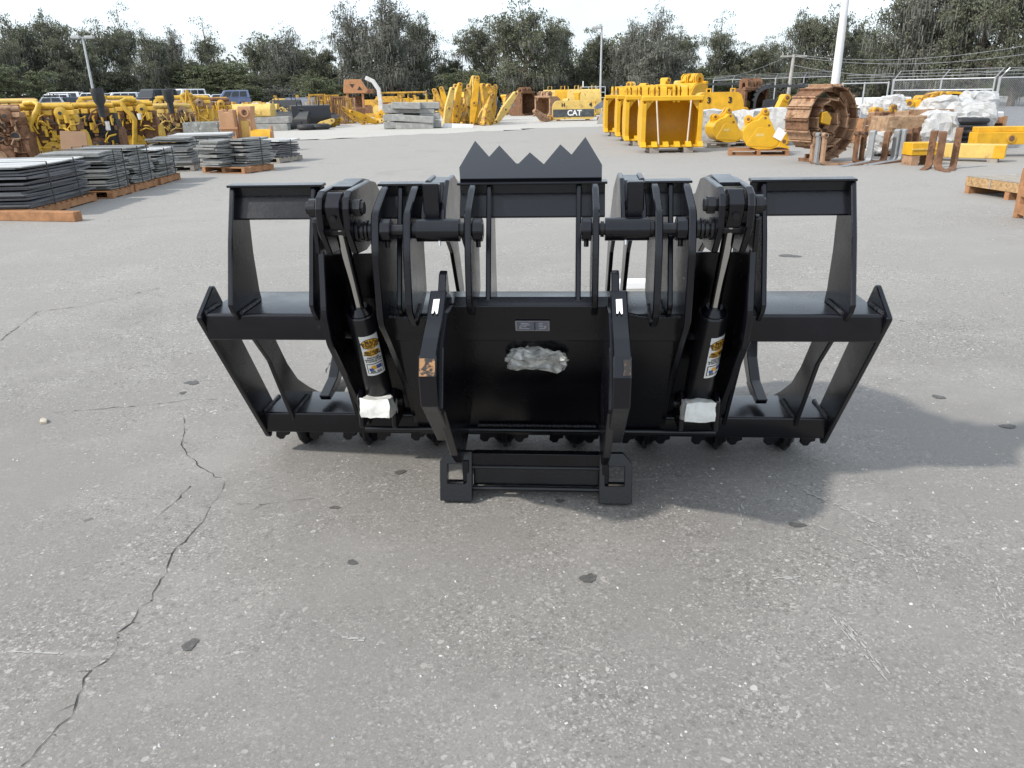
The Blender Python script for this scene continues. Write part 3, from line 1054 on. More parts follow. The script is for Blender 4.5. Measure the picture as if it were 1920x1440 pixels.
MB().cyl((-.272, -.092, .050), (.272, -.092, .050), .011, 12).build('foot_rod', BLACK2, GR, smooth=True)
MB().cyl((-.272, -.088, .150), (.272, -.088, .150), .007, 10).build('foot_rod', BLACK2, GR, smooth=True)

# data tag with rivets and faint print
o = MB().prism(round_poly([(-.066, -.028), (.066, -.028), (.066, .028), (-.066, .028)], .003, 2), -.002, .0, 'y').build('data_tag', mat('tag_rim', (.38, .39, .42), .35, .5, .7), GR)
tp = yz(PT, -.003, .0)
o.location = (-.004, *yz(PT, -.0035, .035))
o.rotation_euler = (-math.pi / 2 + math.pi / 2 - AL * -1 * 1.0, 0, 0)
o.rotation_euler = (AL, 0, 0)
q = MB().prism([(-.060, -.0235), (.060, -.0235), (.060, .0235), (-.060, .0235)], -.0026, -.0021, 'y').build('tag_face', TAGM, o)
for x in (-.046, .050):
    MB().cyl((x, -.002, -.003), (x, -.006, -.003), .0052, 10).build('rivet', GALV, o, smooth=True)
for z, x0, x1 in ((.016, .024, .04), (.006, .024, .04), (-.003, .024, .04), (-.014, .026, .05), (-.014, -.052, -.012), (-.003, -.038, -.022), (.006, -.045, -.01), (.014, -.045, -.015)):
    MB().box(((x0 + x1) / 2, -.0029, z), (x1 - x0, .0004, .003)).build('tag_print', mat('tag_ink', (.55, .56, .6), .5), o)
MB().box((.009, -.0029, 0), (.006, .0004, .044)).build('tag_print', mat('tag_ink_dark', (.05, .06, .12), .5), o)

# crumpled clear plastic bag of papers taped to the back panel
mb = grid_box((0, 0, 0), (.215, .045, .080), 6, 6, 6, .4)
crumple(mb, .012, 15, 5)
rr = random.Random(9)
mb.v = [(x + rr.uniform(-.012, .012), y + rr.uniform(-.014, .014), z + rr.uniform(-.009, .009)) for x, y, z in mb.v]
mb.v = [(x, y, z + (.012 * math.cos(x * 16)) * (1 if z > 0 else .3)) for x, y, z in mb.v]
o = tag(mb.build('plastic_packet', PLASTIC), 'crumpled clear plastic packet stuck to the black back panel between the hooks', 'packet')
bpy.context.view_layer.update()
lp = Vector((.008, *yz(PT, -.024, .215)))
o.location = GR.matrix_world @ lp
o.rotation_euler = (AL, R(2), R(-4.3))

# ---------------------------------------------------------------- yard around it
def at(u, v, Y):
    """photo pixel at a known depth -> point"""
    d = fw + rt * ((u - 960) / FPX) + dn * ((v - 720) / FPX)
    return Vector((0, 0, CAM_H)) + d * (Y / d.y)


def gx(u, Y, z=0.4):
    """x of something seen in column u at depth Y, height z"""
    x = 0.0
    for _ in range(12):
        q = Vector((x, Y, z - CAM_H))
        uu = 960 + FPX * q.dot(rt) / q.dot(fw)
        x += (u - uu) * q.dot(fw) / FPX
    return x


_mc = {}


def box_mesh(dx, dy, dz, m, bev=0.0, key=''):
    k = (round(dx, 3), round(dy, 3), round(dz, 3), m.name, key)
    if k not in _mc:
        _mc[k] = MB().box((0, 0, 0), (dx, dy, dz)).mesh('board', m, bevel=bev)
    return _mc[k]


def pallet(loc, rz, L_=1.2, W_=1.0, m=WOOD, label='wooden pallet under a stack', group=None, h=.14):
    """L_ along local y, W_ along local x"""
    t = thing('wooden_pallet', label, 'pallet', loc, rz, group)
    st = box_mesh(.09, L_, h - .045, m)
    for x in (-W_ / 2 + .05, 0, W_ / 2 - .05):
        link_mesh('stringer', st, t, (x, 0, .02 + (h - .045) / 2))
    n = max(5, int(L_ / .17))
    db = box_mesh(W_, .11, .022, m)
    for i in range(n):
        link_mesh('deck_board', db, t, (0, -L_ / 2 + .056 + (L_ - .112) * i / (n - 1), h - .013))
    bb = box_mesh(W_ + .006, .12, .02, m)
    for y in (-L_ / 2 + .062, 0, L_ / 2 - .062):
        link_mesh('bottom_board', bb, t, (0, y, .011))
    return t


def bundle(loc, rz, L_, W_, z0, h, n, m, mtop, label, straps=2, seed=0, jit=.05, group=None, thin=None):
    t = thing('sheet_bundle', label, 'sheet stack', (loc[0], loc[1], z0), rz, group)
    rr = random.Random(seed)
    z = 0.0
    for i in range(n):
        th = h / n * rr.uniform(.45, .95)
        gap = h / n - th
        mm = m if i < n - 1 else mtop
        bow = rr.uniform(-.02, .03)
        w2, l2 = W_ * rr.uniform(.9, 1.0) / 2, L_ * rr.uniform(.93, 1.0) / 2
        mb = MB()
        nseg = 5
        for k in range(nseg + 1):
            y = -l2 + 2 * l2 * k / nseg
            dz = bow * (abs(2 * k / nseg - 1) ** 2) * (.5 + i / n)
            mb.v += [(-w2, y, dz), (w2, y, dz), (w2, y, dz + th), (-w2, y, dz + th)]
        for k in range(nseg):
            for q in range(4):
                a = k * 4 + q
                b = k * 4 + (q + 1) % 4
                mb.f.append((a, b, b + 4, a + 4))
        mb.f += [(0, 3, 2, 1), (nseg * 4, nseg * 4 + 1, nseg * 4 + 2, nseg * 4 + 3)]
        o = mb.build('sheet', mm, t)
        o.location = (rr.uniform(-jit, jit), rr.uniform(-jit, jit) * 1.5, z + gap * .3)
        o.rotation_euler = (0, 0, rr.uniform(-.03, .03))
        z += h / n
    for k in range(straps):
        y = -L_ / 2 + L_ * (k + .7) / (straps + .4)
        e = .012 + jit
        p = [(-W_ / 2 - e, y, .0), (-W_ / 2 - e, y, h + .02), (W_ / 2 + e, y, h + .02), (W_ / 2 + e, y, .0)]
        MB().ribbon(p[:2], (0, .03, 0), .006).ribbon([p[1], p[2]], (0, .03, 0), .006).ribbon(p[2:], (0, .03, 0), .006).build('strap', SHEETTIE, t)
    return t


gP = 'pallets under the row of sheet stacks'
X0 = -7.08
rows = [  # y0, y1, width, height, sheets, material, top, label
    (11.62, 13.62, 1.45, .62, 17, SHEETD, SHEETT, 'long strapped stack of dark curled sheets with a pale top sheet'),
    (13.95, 14.78, 1.15, .66, 19, SHEETG, SHEETG, 'stack of grey belting sheets beside the long dark sheet stack'),
    (14.98, 15.90, 1.15, .66, 18, SHEETG, SHEETG, 'strapped stack of grey belting sheets, third in the pallet row'),
    (16.10, 17.15, 1.15, .55, 15, SHEETG, SHEETT, 'lower stack of grey sheets with a loose pale sheet on top')]
for i, (y0, y1, w_, h, n, m_, mt_, lab) in enumerate(rows):
    cxy = (X0 - w_ / 2 - (.10, .0, .03, .06)[i], (y0 + y1) / 2)
    pallet((cxy[0], cxy[1], 0), R((2, 1, -1, 2)[i]), y1 - y0 + .05, w_ + .05, WOOD, ('orange wooden pallet under the long dark sheet stack', 'wooden pallet under the second grey stack of the row', 'wooden pallet under the third grey stack of the row', 'wooden pallet under the low grey stack with a pale top')[i], gP)
    bundle(cxy, R((2, 1, -1, 2)[i]), y1 - y0, w_, .14, h, n, m_, mt_, lab, 2, i, (.05, .04, .035, .05)[i])
# timber under the long stack
tag(MB().box((0, 0, .07), (.16, 1.4, .14)).build('timber', WOOD, loc=(X0 + .12, 11.45, 0), rz=R(78), bevel=.008), 'orange timber lying in front of the long dark sheet stack', 'timber')
for i, (x, y, rz, L_, W_, h, n, m_, mt_, wd, lab, plab) in enumerate((
        (-8.15, 19.5, 8, .95, 1.0, .62, 11, SHEETG, SHEETG, WOODG, 'uneven grey sheet stack standing left of the twin stack', 'weathered pallet under the uneven grey sheet stack'),
        (-6.72, 18.75, -24, .95, .62, .60, 12, SHEETG, SHEETG, WOOD, 'left half of the twin grey sheet stack at the row end', 'orange pallet under the twin grey sheet stack'),
        (-6.12, 18.98, -24, .95, .55, .60, 12, SHEETG, SHEETG, None, 'right half of the twin grey sheet stack at the row end', ''),
        (-6.35, 21.6, -20, 1.0, 1.05, .42, 9, SHEETD, SHEETT, WOODG, 'dark folded metal panels stacked beyond the twin grey stack', 'weathered pallet under the dark folded metal panels'),
        (-8.3, 21.8, 10, 1.3, 1.6, .62, 9, SHEETG, SHEETT, WOODG, 'broad stack with pale sheets on top before the rusty engines', 'weathered pallet under the broad pale-topped stack'))):
    if wd is not None:
        pw = W_ if i != 1 else 1.22
        off = Vector((.30, .115, 0)) if i == 1 else Vector((0, 0, 0))
        pallet((x + off.x, y + off.y, 0), R(rz), L_ + .06, pw + .06, wd, plab)
    bundle((x, y), R(rz), L_, W_, .14, h, n, m_, mt_, lab, 1, 20 + i, .05)


# ------------------------------------------------------------ engines
def engine(name, label, loc, rz, L_, H_, mb_, mp_, mx_, seed, pipe=0, bores=False, group=None, flyw=True, sc=1.0):
    """diesel engine, long side towards local -y"""
    t = thing(name, label, 'engine', loc, rz, group)
    t.scale = (sc, sc, sc)
    rr = random.Random(seed)
    D = .62
    hb = H_ * .50
    MB().box((0, 0, .16), (L_ * .9, D * .7, .26)).build('oil_pan', mx_, t, bevel=.03)
    mb = MB().box((0, 0, .28 + hb / 2), (L_, D, hb))
    for i in range(7):
        mb.box((-L_ / 2 + L_ * (i + .5) / 7, -D / 2 - .015, .28 + hb / 2), (.035, .05, hb * .9))
    mb.build('block', mb_, t, bevel=.012)
    for z in (.32, .28 + hb * .55, .26 + hb):
        MB().box((0, -D / 2 - .03, z), (L_ * .98, .05, .035)).build('rail', mb_, t)
    if bores:
        for i in range(4):
            x = -L_ / 2 + L_ * (i + .5) / 4
            MB().cyl((x, -D / 2 - .02, .28 + hb * .62), (x, -D / 2 - .055, .28 + hb * .62), .13, 20).build('bore_ring', RUSTL, t)
            MB().cyl((x, -D / 2 - .05, .28 + hb * .62), (x, -D / 2 - .060, .28 + hb * .62), .105, 20).build('bore', DARK, t)
    n = 6
    for i in range(n):
        x = -L_ / 2 + L_ * (i + .5) / n
        MB().box((x, -.06, .28 + hb + .10), (L_ / n * .86, D * .6, .20)).build('cylinder_head', mb_ if rr.random() < .6 else mx_, t, bevel=.015)
        MB().prism(round_poly([(-.26, 0), (.14, 0), (.12, .14), (-.22, .14)], .03), -L_ / n * .36, L_ / n * .36, 'x').build('valve_cover', mp_, t, bevel=.006).location = (x, 0, .28 + hb + .20)
        MB().tube([(x, -D / 2 + .05, .28 + hb + .12), (x, -D / 2 - .10, .28 + hb + .10), (x + .02, -D / 2 - .14, .28 + hb * .8)], .03, 8).build('injector_line', mp_, t, smooth=True)
    zt = .28 + hb + .42
    MB().tube([(-L_ * .46, -.12, zt), (-L_ * .2, -.14, zt + .03), (L_ * .2, -.14, zt + .02), (L_ * .46, -.10, zt)], .085, 12).build('manifold', mp_, t, smooth=True)
    MB().tube([(-L_ * .44, .12, zt + .05), (L_ * .4, .12, zt + .06)], .07, 10).build('manifold', mx_, t, smooth=True)
    if pipe:
        s = pipe
        MB().tube([(-.40 * s, -.20, zt + .12), (-.12 * s, -.32, zt + .14), (.02 * s, -.40, zt + .08), (-.04 * s, -.44, zt - .08), (-.26 * s, -.47, zt - .38), (-.31 * s, -.48, zt - .50), (-.27 * s, -.48, zt - .72), (-.14 * s, -.46, .12)], .08, 14).build('exhaust_pipe', mp_, t, smooth=True)
    for k, x in enumerate((-L_ * .42, L_ * .30)):
        MB().tube([(x, -.30, zt - .16), (x, -.34, zt - .16), (x, -.40, zt - .16), (x, -.44, zt - .16)], [.10, .17, .17, .07], 18).build('turbocharger', (mp_, mx_)[k], t, smooth=True)
        MB().tube([(x, -.44, zt - .16), (x, -.452, zt - .16)], [.05, .05], 14).build('turbo_inlet', DARK, t)
    if flyw:
        MB().cyl((L_ / 2, 0, .45), (L_ / 2 + .10, 0, .45), .40, 26).build('flywheel_housing', mx_, t, smooth=True)
        MB().cyl((L_ * .1, -D / 2 - .02, .22), (L_ * .1, -D / 2 - .10, .22), .34, 26).build('flywheel', mx_, t, smooth=True)
        MB().cyl((L_ * .1, -D / 2 - .10, .22), (L_ * .1, -D / 2 - .13, .22), .15, 20).build('hub', mp_, t, smooth=True)
    for i in range(4):
        x = rr.uniform(-.45, .45) * L_
        z = .35 + rr.random() * hb
        MB().cyl((x, -D / 2 - .12, z), (x, -D / 2 - .12, z + rr.uniform(.16, .30)), rr.uniform(.05, .08), 12).build('filter', rr.choice((mp_, mx_, WHITE if rr.random() < .2 else mp_)), t, smooth=True)
    for i in range(26):
        x = rr.uniform(-.48, .48) * L_
        z = .3 + rr.random() * hb
        MB().box((x, -D / 2 - .06, z), (rr.uniform(.04, .17), rr.uniform(.06, .16), rr.uniform(.04, .15))).build('bracket', rr.choice((mb_, mp_, mx_)), t, bevel=.008)
    for i in range(17):
        x = rr.uniform(-.48, .4) * L_
        z = .35 + rr.random() * hb
        x2, z2 = x + rr.uniform(-.4, .4), z + rr.uniform(-.25, .45)
        MB().tube([(x, -D / 2 - .04, z), (x, -D / 2 - .18, z + .03), ((x + x2) / 2, -D / 2 - .22, (z + z2) / 2 + .08), (x2, -D / 2 - .15, z2), (x2, -D / 2 + .02, z2 + .02)], rr.uniform(.012, .026), 6).build('hose', rr.choice((mx_, mp_, DARK)), t, smooth=True)
    for x in (-L_ * .4, L_ * .4):
        MB().box((x, 0, .07), (.14, D * 1.1, .14)).build('skid_block', WOOD, t)
    return t


YLE = mat('engine_yellow', (0.56, 0.34, 0.035), 0.5, var=0.25, scale=9, c2=(0.20, 0.10, 0.035), c2amt=0.25, c2scale=6, bump=.15)
engine('diesel_engine', 'rusty stripped engine with bare cylinder bores beside the yellow engine', (gx(2, 22.6), 22.6, 0), R(6), 1.7, 1.5, RUST, RUSTL, RUST, 1, 0, True)
engine('diesel_engine', 'yellow engine with a bent yellow exhaust pipe down its front', (gx(98, 23.4), 23.4, 0), R(12), 1.75, 1.55, RUST, YLE, YLE, 2, 1)
engine('diesel_engine', 'dark rusty engine with a black stack between two yellow engines', (gx(182, 25.6), 25.6, 0), R(14), 1.5, 1.55, DARK, YLE, RUST, 3, 0)
engine('diesel_engine', 'yellow and rusty engine with looping pipe and a rusty flywheel', (gx(246, 27.2), 27.2, 0), R(14), 1.9, 1.60, RUST, YLE, YLE, 4, -1)
engine('diesel_engine', 'rusty six cylinder engine block, last before the yellow frame', (gx(318, 29.5), 29.5, 0), R(20), 1.9, 1.35, RUST, YELF, RUSTL, 5, 0, True)
engine('diesel_engine', 'rusty and yellow engine standing behind the rusty cylinder block', (gx(352, 33.5), 33.5, 0), R(16), 2.2, 1.9, YLE, YLE, RUSTL, 6, -1)
engine('diesel_engine', 'faded yellow engine in the back row near the parked cars', (gx(212, 36.0), 36.0, 0), R(14), 2.4, 2.0, YLE, YLE, DARK, 7, 1)
engine('diesel_engine', 'rusty engine in the back row behind the bent exhaust pipe', (gx(35, 33.0), 33.0, 0), R(10), 2.2, 1.9, RUST, YELF, RUSTL, 8, 0)
engine('diesel_engine', 'worn yellow engine farthest along the engine row', (gx(395, 38.0), 38.0, 0), R(10), 2.2, 1.7, YLE, RUST, YELW, 9, 0)
# black exhaust stacks and tan cover on the engines
for u, Y, z0, z1, r_ in ((187, 25.0, 1.15, 1.98, .17), (318, 29.2, 1.15, 1.95, .17)):
    x = gx(u, Y, 1.6)
    mb = MB().tube([(0, 0, 0), (0, 0, .35), (0, 0, (z1 - z0) * .55), (-.03, 0, z1 - z0)], [r_ * .6, r_ * .62, r_, r_ * 1.12], 16, cap=True)
    tag(mb.build('exhaust_stack', DARK, loc=(x, Y, z0), smooth=True), 'flared black exhaust stack on ' + ('the dark rusty engine' if u < 200 else 'the rusty cylinder block'), 'exhaust stack')
p = at(140, 287, 22.2)
mb = MB().prism(round_poly([(-.36, 0), (.36, 0), (.33, .74), (-.33, .74)], .03), -.02, .02, 'y')
o = tag(mb.build('cover_panel', mat('tan_cover', (.33, .20, .12), .8, var=.12), loc=(p.x, p.y, 0.12), bevel=.004), 'flat tan cover panel leaning on the yellow engine', 'panel')
o.rotation_euler = (R(-8), R(3), R(10))
# yellow lifting frame beside the engines
t = thing('lifting_gantry', 'open yellow lifting frame of bars beside the last rusty engines', 'frame', (gx(378, 31.0), 31.0, 0), R(10))
for a, b, r_ in (((-.3, 0, 1.95), (-.1, 0, 1.1), .05), ((-.1, 0, 1.1), (.65, .1, .55), .05), ((-.3, 0, 1.95), (-.5, .1, 1.0), .045), ((-.5, .1, 1.0), (-.1, 0, 1.1), .045), ((.65, .1, .55), (.9, .1, .05), .05), ((-.5, .1, 1.0), (-.6, .2, .05), .05), ((-.1, 0, 1.1), (-.15, .5, .05), .05)):
    MB().cyl(a, b, r_, 4).build('bar', YELW, t)
# grey scoop with ragged liner
t = thing('scoop', 'grey dented scoop with pale stained liner beside the rusty block', 'scoop', (gx(388, 27.0), 27.0, 0), R(5))
MB().prism([(-.5, .9), (-.5, 0), (-.1, -.0), (.35, .05), (.5, .3), (.48, .9), (.42, .9), (.42, .32), (.3, .12), (-.1, .06), (-.44, .06), (-.44, .9)], -.55, .55, 'x').build('shell', mat('stained_grey', (.24, .25, .23), .7, var=.4, scale=7, c2=(.5, .5, .47), c2amt=.4, c2scale=6), t, bevel=.01)
for s in (-1, 1):
    MB().prism([(-.5, .9), (-.5, 0), (.4, .05), (.5, .3), (.48, .9)], s * .55, s * .58, 'x').build('side_plate', STEELG, t)
MB().box((0, -.53, .45), (1.1, .04, .86)).build('front_plate', mat('stained_grey', (.24, .25, .23)), t)

# ------------------------------------------------------------ tan counterweight halves on the grey slabs
t = thing('machine_upright', 'tan primed machine upright with a pierced top plate', 'machine part', (gx(435, 25.5), 25.5, 0), R(4))
MB().prism([(-.26, 0), (.22, 0), (.20, 1.28), (.08, 1.30), (.06, 1.22), (-.08, 1.22), (-.10, 1.30), (-.26, 1.28)], -.22, .22, 'y').build('body', PINKR, t, bevel=.012)
MB().box((0, -.24, .75), (.56, .05, .06)).build('rib', PINKR, t)
t = thing('machine_upright', 'tan primed upright with a round bearing eye at its head', 'machine part', (gx(466, 25.8), 25.8, 0), R(-4))
MB().prism([(-.30, 0), (.30, 0), (.22, 1.0), (.28, 1.38), (-.16, 1.38), (-.18, 1.0)], -.18, .18, 'y').build('body', PINKR, t, bevel=.012)
MB().cyl((.06, -.18, 1.2), (.06, -.22, 1.2), .14, 20).build('bearing_ring', PINKR, t, smooth=True)
MB().cyl((.06, -.22, 1.2), (.06, -.226, 1.2), .09, 20).build('bearing_eye', RUST, t)
MB().box((.02, -.19, .6), (.26, .02, .7)).build('pale_strip', YELF, t)
t = thing('machine_pedestal', 'low tan pedestal joining the two primed uprights', 'machine part', (gx(462, 25.0), 25.0, 0), R(0))
MB().prism(round_poly([(-.75, .0), (.75, 0), (.7, .25), (.2, .38), (-.2, .38), (-.7, .25)], .04), -.3, .3, 'y').build('body', PINKR, t, bevel=.01)
MB().box((-.2, -.32, .25), (.2, .06, .2)).build('lug', PINKR, t, bevel=.01)
t = thing('yellow_drum', 'yellow winch drum with end flanges beside the tan uprights', 'drum', (gx(492, 25.6), 25.6, 0), R(6))
MB().cyl((-.3, 0, .42), (.3, 0, .42), .27, 20).build('drum', YEL, t, smooth=True)
for s in (-1, 1):
    MB().prism([(-.3, 0), (.3, 0), (.12, .78), (-.12, .78)], s * .32 - .02, s * .32 + .02, 'x').build('flange', PINKR, t)

# ------------------------------------------------------------ generic machine parts, shaped by kind
def loader_arm(loc, rz, L_, lean, m, label, group=None, w_=.28, bend=.25):
    """box-section boom with pin bosses, standing or leaning"""
    t = thing('boom_arm', label, 'boom arm', loc, rz, group)
    poly = [(-.10, 0), (.14, 0), (.26 + bend * .3, L_ * .45), (.16 + bend, L_), (-.08 + bend, L_), (-.14 + bend * .3, L_ * .5)]
    cl, sl_ = math.cos(lean), math.sin(lean)
    poly = [(x * cl + z * sl_, max(0.0, -x * sl_ + z * cl)) for x, z in poly]
    MB().prism(poly, -w_ / 2, w_ / 2, 'y').build('boom', m, t, bevel=.015)
    for k, q in enumerate((poly[0], poly[3], poly[2])):
        c = ((poly[0][0] + poly[1][0]) / 2, .12) if k == 0 else ((poly[3][0] + poly[4][0]) / 2, (poly[3][1] + poly[4][1]) / 2) if k == 1 else ((poly[2][0] + poly[5][0]) / 2, (poly[2][1] + poly[5][1]) / 2)
        MB().cyl((c[0], -w_ / 2 - .05, c[1]), (c[0], w_ / 2 + .05, c[1]), .11, 14).build('pin_boss', m, t, smooth=True)
        MB().cyl((c[0], -w_ / 2 - .055, c[1]), (c[0], -w_ / 2 - .048, c[1]), .06, 12).build('pin_hole', RUST, t)
    a, b = Vector((poly[1][0] + .1, 0, .15)), Vector((poly[3][0] * .8 + .1, 0, poly[3][1] * .7))
    MB().cyl(a, a.lerp(b, .6), .07, 10).build('ram', m, t, smooth=True)
    MB().cyl(a.lerp(b, .6), b, .04, 8).build('ram_rod', STEELG, t, smooth=True)
    return t


def grille(loc, rz, w_, h, m, label, n=6, group=None, lean=.08):
    t = thing('radiator_guard', label, 'guard', loc, rz, group)
    t.rotation_euler = (-lean, 0, rz)
    for x in (-w_ / 2, w_ / 2):
        MB().box((x, 0, h / 2), (.09, .12, h)).build('frame_side', m, t)
    for z in (.05, h - .05):
        MB().box((0, .002, z), (w_ - .05, .11, .09)).build('frame_bar', m, t)
    for i in range(n):
        MB().box((-w_ / 2 + w_ * (i + 1) / (n + 1), .01, h / 2), (.045, .05, h - .14)).build('bar', m, t)
    return t


def hood(loc, rz, d, m, label, seed, group=None, name='engine_hood', cat='hood'):
    t = thing(name, label, cat, loc, rz, group)
    rr = random.Random(seed)
    x, y, z = d
    pr = round_poly([(-y / 2, 0), (y / 2, 0), (y / 2, z * .8), (y * .3, z), (-y * .25, z), (-y / 2, z * .6)], .12 * z, 4)
    MB().prism(pr, -x / 2, x / 2, 'x').build('shell', m, t, smooth=True)
    MB().box((x * .1, -y / 2 - .01, z * .3), (x * .5, .04, z * .3)).build('panel', m, t, bevel=.01)
    for k in (-1, 1):
        MB().tube([(k * x * .35, -y * .2, z * .9), (k * x * .35, -y * .2, z * 1.12), (k * x * .22, -y * .2, z * 1.14), (k * x * .22, -y * .2, z * .9)], .03, 6).build('handle', m, t, smooth=True)
    return t


def counterweight(loc, rz, x, y, z, label, words, band=None, m=YEL, wcol=LABELK):
    t = thing('counterweight', label, 'counterweight', loc, rz)
    pr = round_poly([(-x / 2, .1), (x / 2, .1), (x / 2, z * .75), (x * .42, z), (-x * .42, z), (-x / 2, z * .75)], z * .18, 4)
    MB().prism(pr, -y / 2, y / 2, 'y').build('body', m, t, smooth=True)
    for k in (-1, 1):
        MB().tube([(k * x * .25, -y * .1, z - .02), (k * x * .25, -y * .1, z + .10), (k * x * .25 + .14, -y * .1, z + .10), (k * x * .25 + .14, -y * .1, z - .02)], .03, 6).build('lifting_eye', m, t)
    for k in (-1, 1):
        MB().box((k * x * .35, 0, .06), (.2, y * .9, .12)).build('skid_block', WOOD, t)
    if band:
        MB().box((0, -y / 2 - .006, band[0]), (x * .97, .02, band[1])).build('dark_band', mat('worn_band', (.06, .065, .07), .7, var=.5, scale=5, c2=(.25, .25, .25), c2amt=.25), t)
    for body, sz, px, pz, mm in words:
        v_, f_ = text_mesh(body, sz, .012)
        mb = MB()
        mb.v = [(px + q[0], -y / 2 - .020, pz + q[1]) for q in v_] 
        mb.f = f_
        mb.build('lettering', mm, t)
    return t


# rust-brown tracks of rail ends, yellow tanks and frames in the middle distance, left
p = gpt(462, 246)
t = thing('concrete_barrier', 'long pale concrete beam under the yellow fuel tank', 'concrete beam', (p.x, p.y, 0), R(3))
MB().box((0, 0, .17), (4.4, .7, .34)).build('lower_beam', CONC, t, bevel=.02)
MB().box((.1, .05, .52), (4.4, .7, .32)).build('upper_beam', CONC, t, bevel=.02)
hood((p.x - .2, p.y + .3, .70), R(2), (3.2, 1.2, .62), YELF, 'rounded faded yellow fuel tank on the pale concrete beam', 1, name='fuel_tank', cat='tank')
rr = random.Random(77)
gH = 'dark hoods and fenders heaped on the pale yard'
labs = ['black curved engine hood in the dark heap', 'dark fender with turned-up edge in the dark heap', 'black open tank shell in the dark heap']
for i, (u, v, x, y, z, rz, m_) in enumerate(((520, 236, 1.3, .9, .75, 25, DARK), (552, 241, 1.6, 1.0, .7, -12, DARK), (585, 240, 1.5, 1.0, .95, 20, BLACK2), (600, 236, 1.2, .9, .55, -30, DARK), (540, 231, 1.4, 1.0, 1.15, 8, DARK),
                                             (570, 229, 1.6, .9, 1.25, -15, mat('blue_grey', (.10, .115, .15), .6, var=.3)), (617, 236, .9, .8, .5, 10, DARK))):
    c = gpt(u, v)
    hood((c.x, c.y, 0), R(rz), (x * 1.35, y * 1.2, z * 1.25), m_, labs[i % 3], i, gH)
for i, (u, v) in enumerate(((512, 235), (530, 239), (590, 241), (612, 238), (560, 236))):
    c = gpt(u, v)
    loader_arm((c.x, c.y - .3, 0), R(rr.uniform(-40, 40)), rr.uniform(.9, 1.3), R(rr.choice((-48, 52, 60))), YELW if i % 2 else YELF, 'short worn yellow link arm lying against the dark hoods', 'link arms among the dark hoods', .18, .15)
gG = 'upright radiator guards in the pale yard'
for i, (u, v, w_, h, m_) in enumerate(((600, 234, .9, 1.75, YELW), (612, 233, .8, 1.7, RUSTL), (625, 233, .9, 1.7, YELW), (637, 233, .7, 1.6, RUST), (648, 232, .9, 1.45, YELW), (657, 231, .7, 1.5, RUSTL))):
    c = gpt(u, v)
    grille((c.x, c.y, 0), R(rr.uniform(-25, 25)), w_, h, m_, ('rust-streaked yellow radiator guard standing upright' if m_ is YELW else 'brown rusty radiator guard standing upright'), 5, gG)
c = gpt(615, 231)
tag(MB().prism(round_poly([(-.5, 0), (.5, 0), (.45, .8), (-.45, .85)], .05), -.03, .03, 'y').build('yellow_plate', YELN, loc=(c.x + .3, c.y - 1.4, 0), bevel=.006), 'bright yellow plate standing before the radiator guards', 'plate')

# orange cab canopy and bent white boom
c = gpt(672, 226)
t = thing('cab_canopy', 'tall orange-tan cab canopy with triangular cut-outs in its roof', 'cab canopy', (c.x, c.y, 0), R(8))
t.scale = (.80, .80, .76)
CAN = mat('canopy_orange', (.45, .22, .10), .7, var=.2, c2=(.25, .12, .06), c2amt=.2)
for x, y in ((-.75, -.5), (.55, -.5), (-.75, .6), (.55, .6)):
    MB().box((x, y, 1.15), (.16, .16, 2.3)).build('post', CAN, t)
MB().prism([(-1.0, 2.3), (.85, 2.3), (1.0, 2.55), (.5, 3.45), (-.85, 3.45), (-1.0, 2.6)], -.7, .8, 'y').build('roof', CAN, t, bevel=.03)
for x, z in ((-.25, 2.95), (.35, 2.70)):
    MB().prism([(x - .2, z - .12), (x + .2, z - .12), (x, z + .2)] if x > 0 else [(x - .2, z + .12), (x + .2, z + .12), (x, z - .2)], -.715, -.69, 'y').build('cut_out', DARK, t)
MB().box((-.1, -.4, .55), (1.5, .5, 1.0)).build('seat_box', RUST, t, bevel=.03)
MB().box((-.1, .62, 1.6), (1.2, .06, .9)).build('back_plate', RUST, t)
c = gpt(712, 222)
t = thing('bent_boom', 'bent white boom with a rusty bracket beside the canopy', 'boom', (c.x, c.y, 0), R(0))
t.scale = (.8, .8, .80)
WB = mat('dull_white_boom', (.62, .60, .58), .6, var=.2, c2=(.3, .2, .15), c2amt=.15)
MB().ribbon([(.15, 0, 0), (.2, 0, 1.4), (.1, 0, 2.5), (-.35, 0, 3.2), (-1.0, 0, 3.5)], (0, .45, 0), .34).build('boom', WB, t, bevel=.02)
MB().box((-.75, 0, 2.35), (.9, .5, .4)).build('bracket', RUST, t, bevel=.03)
MB().cyl((-1.1, -.2, 2.5), (-1.1, .2, 2.5), .25, 12).build('roller', RUST, t, smooth=True)

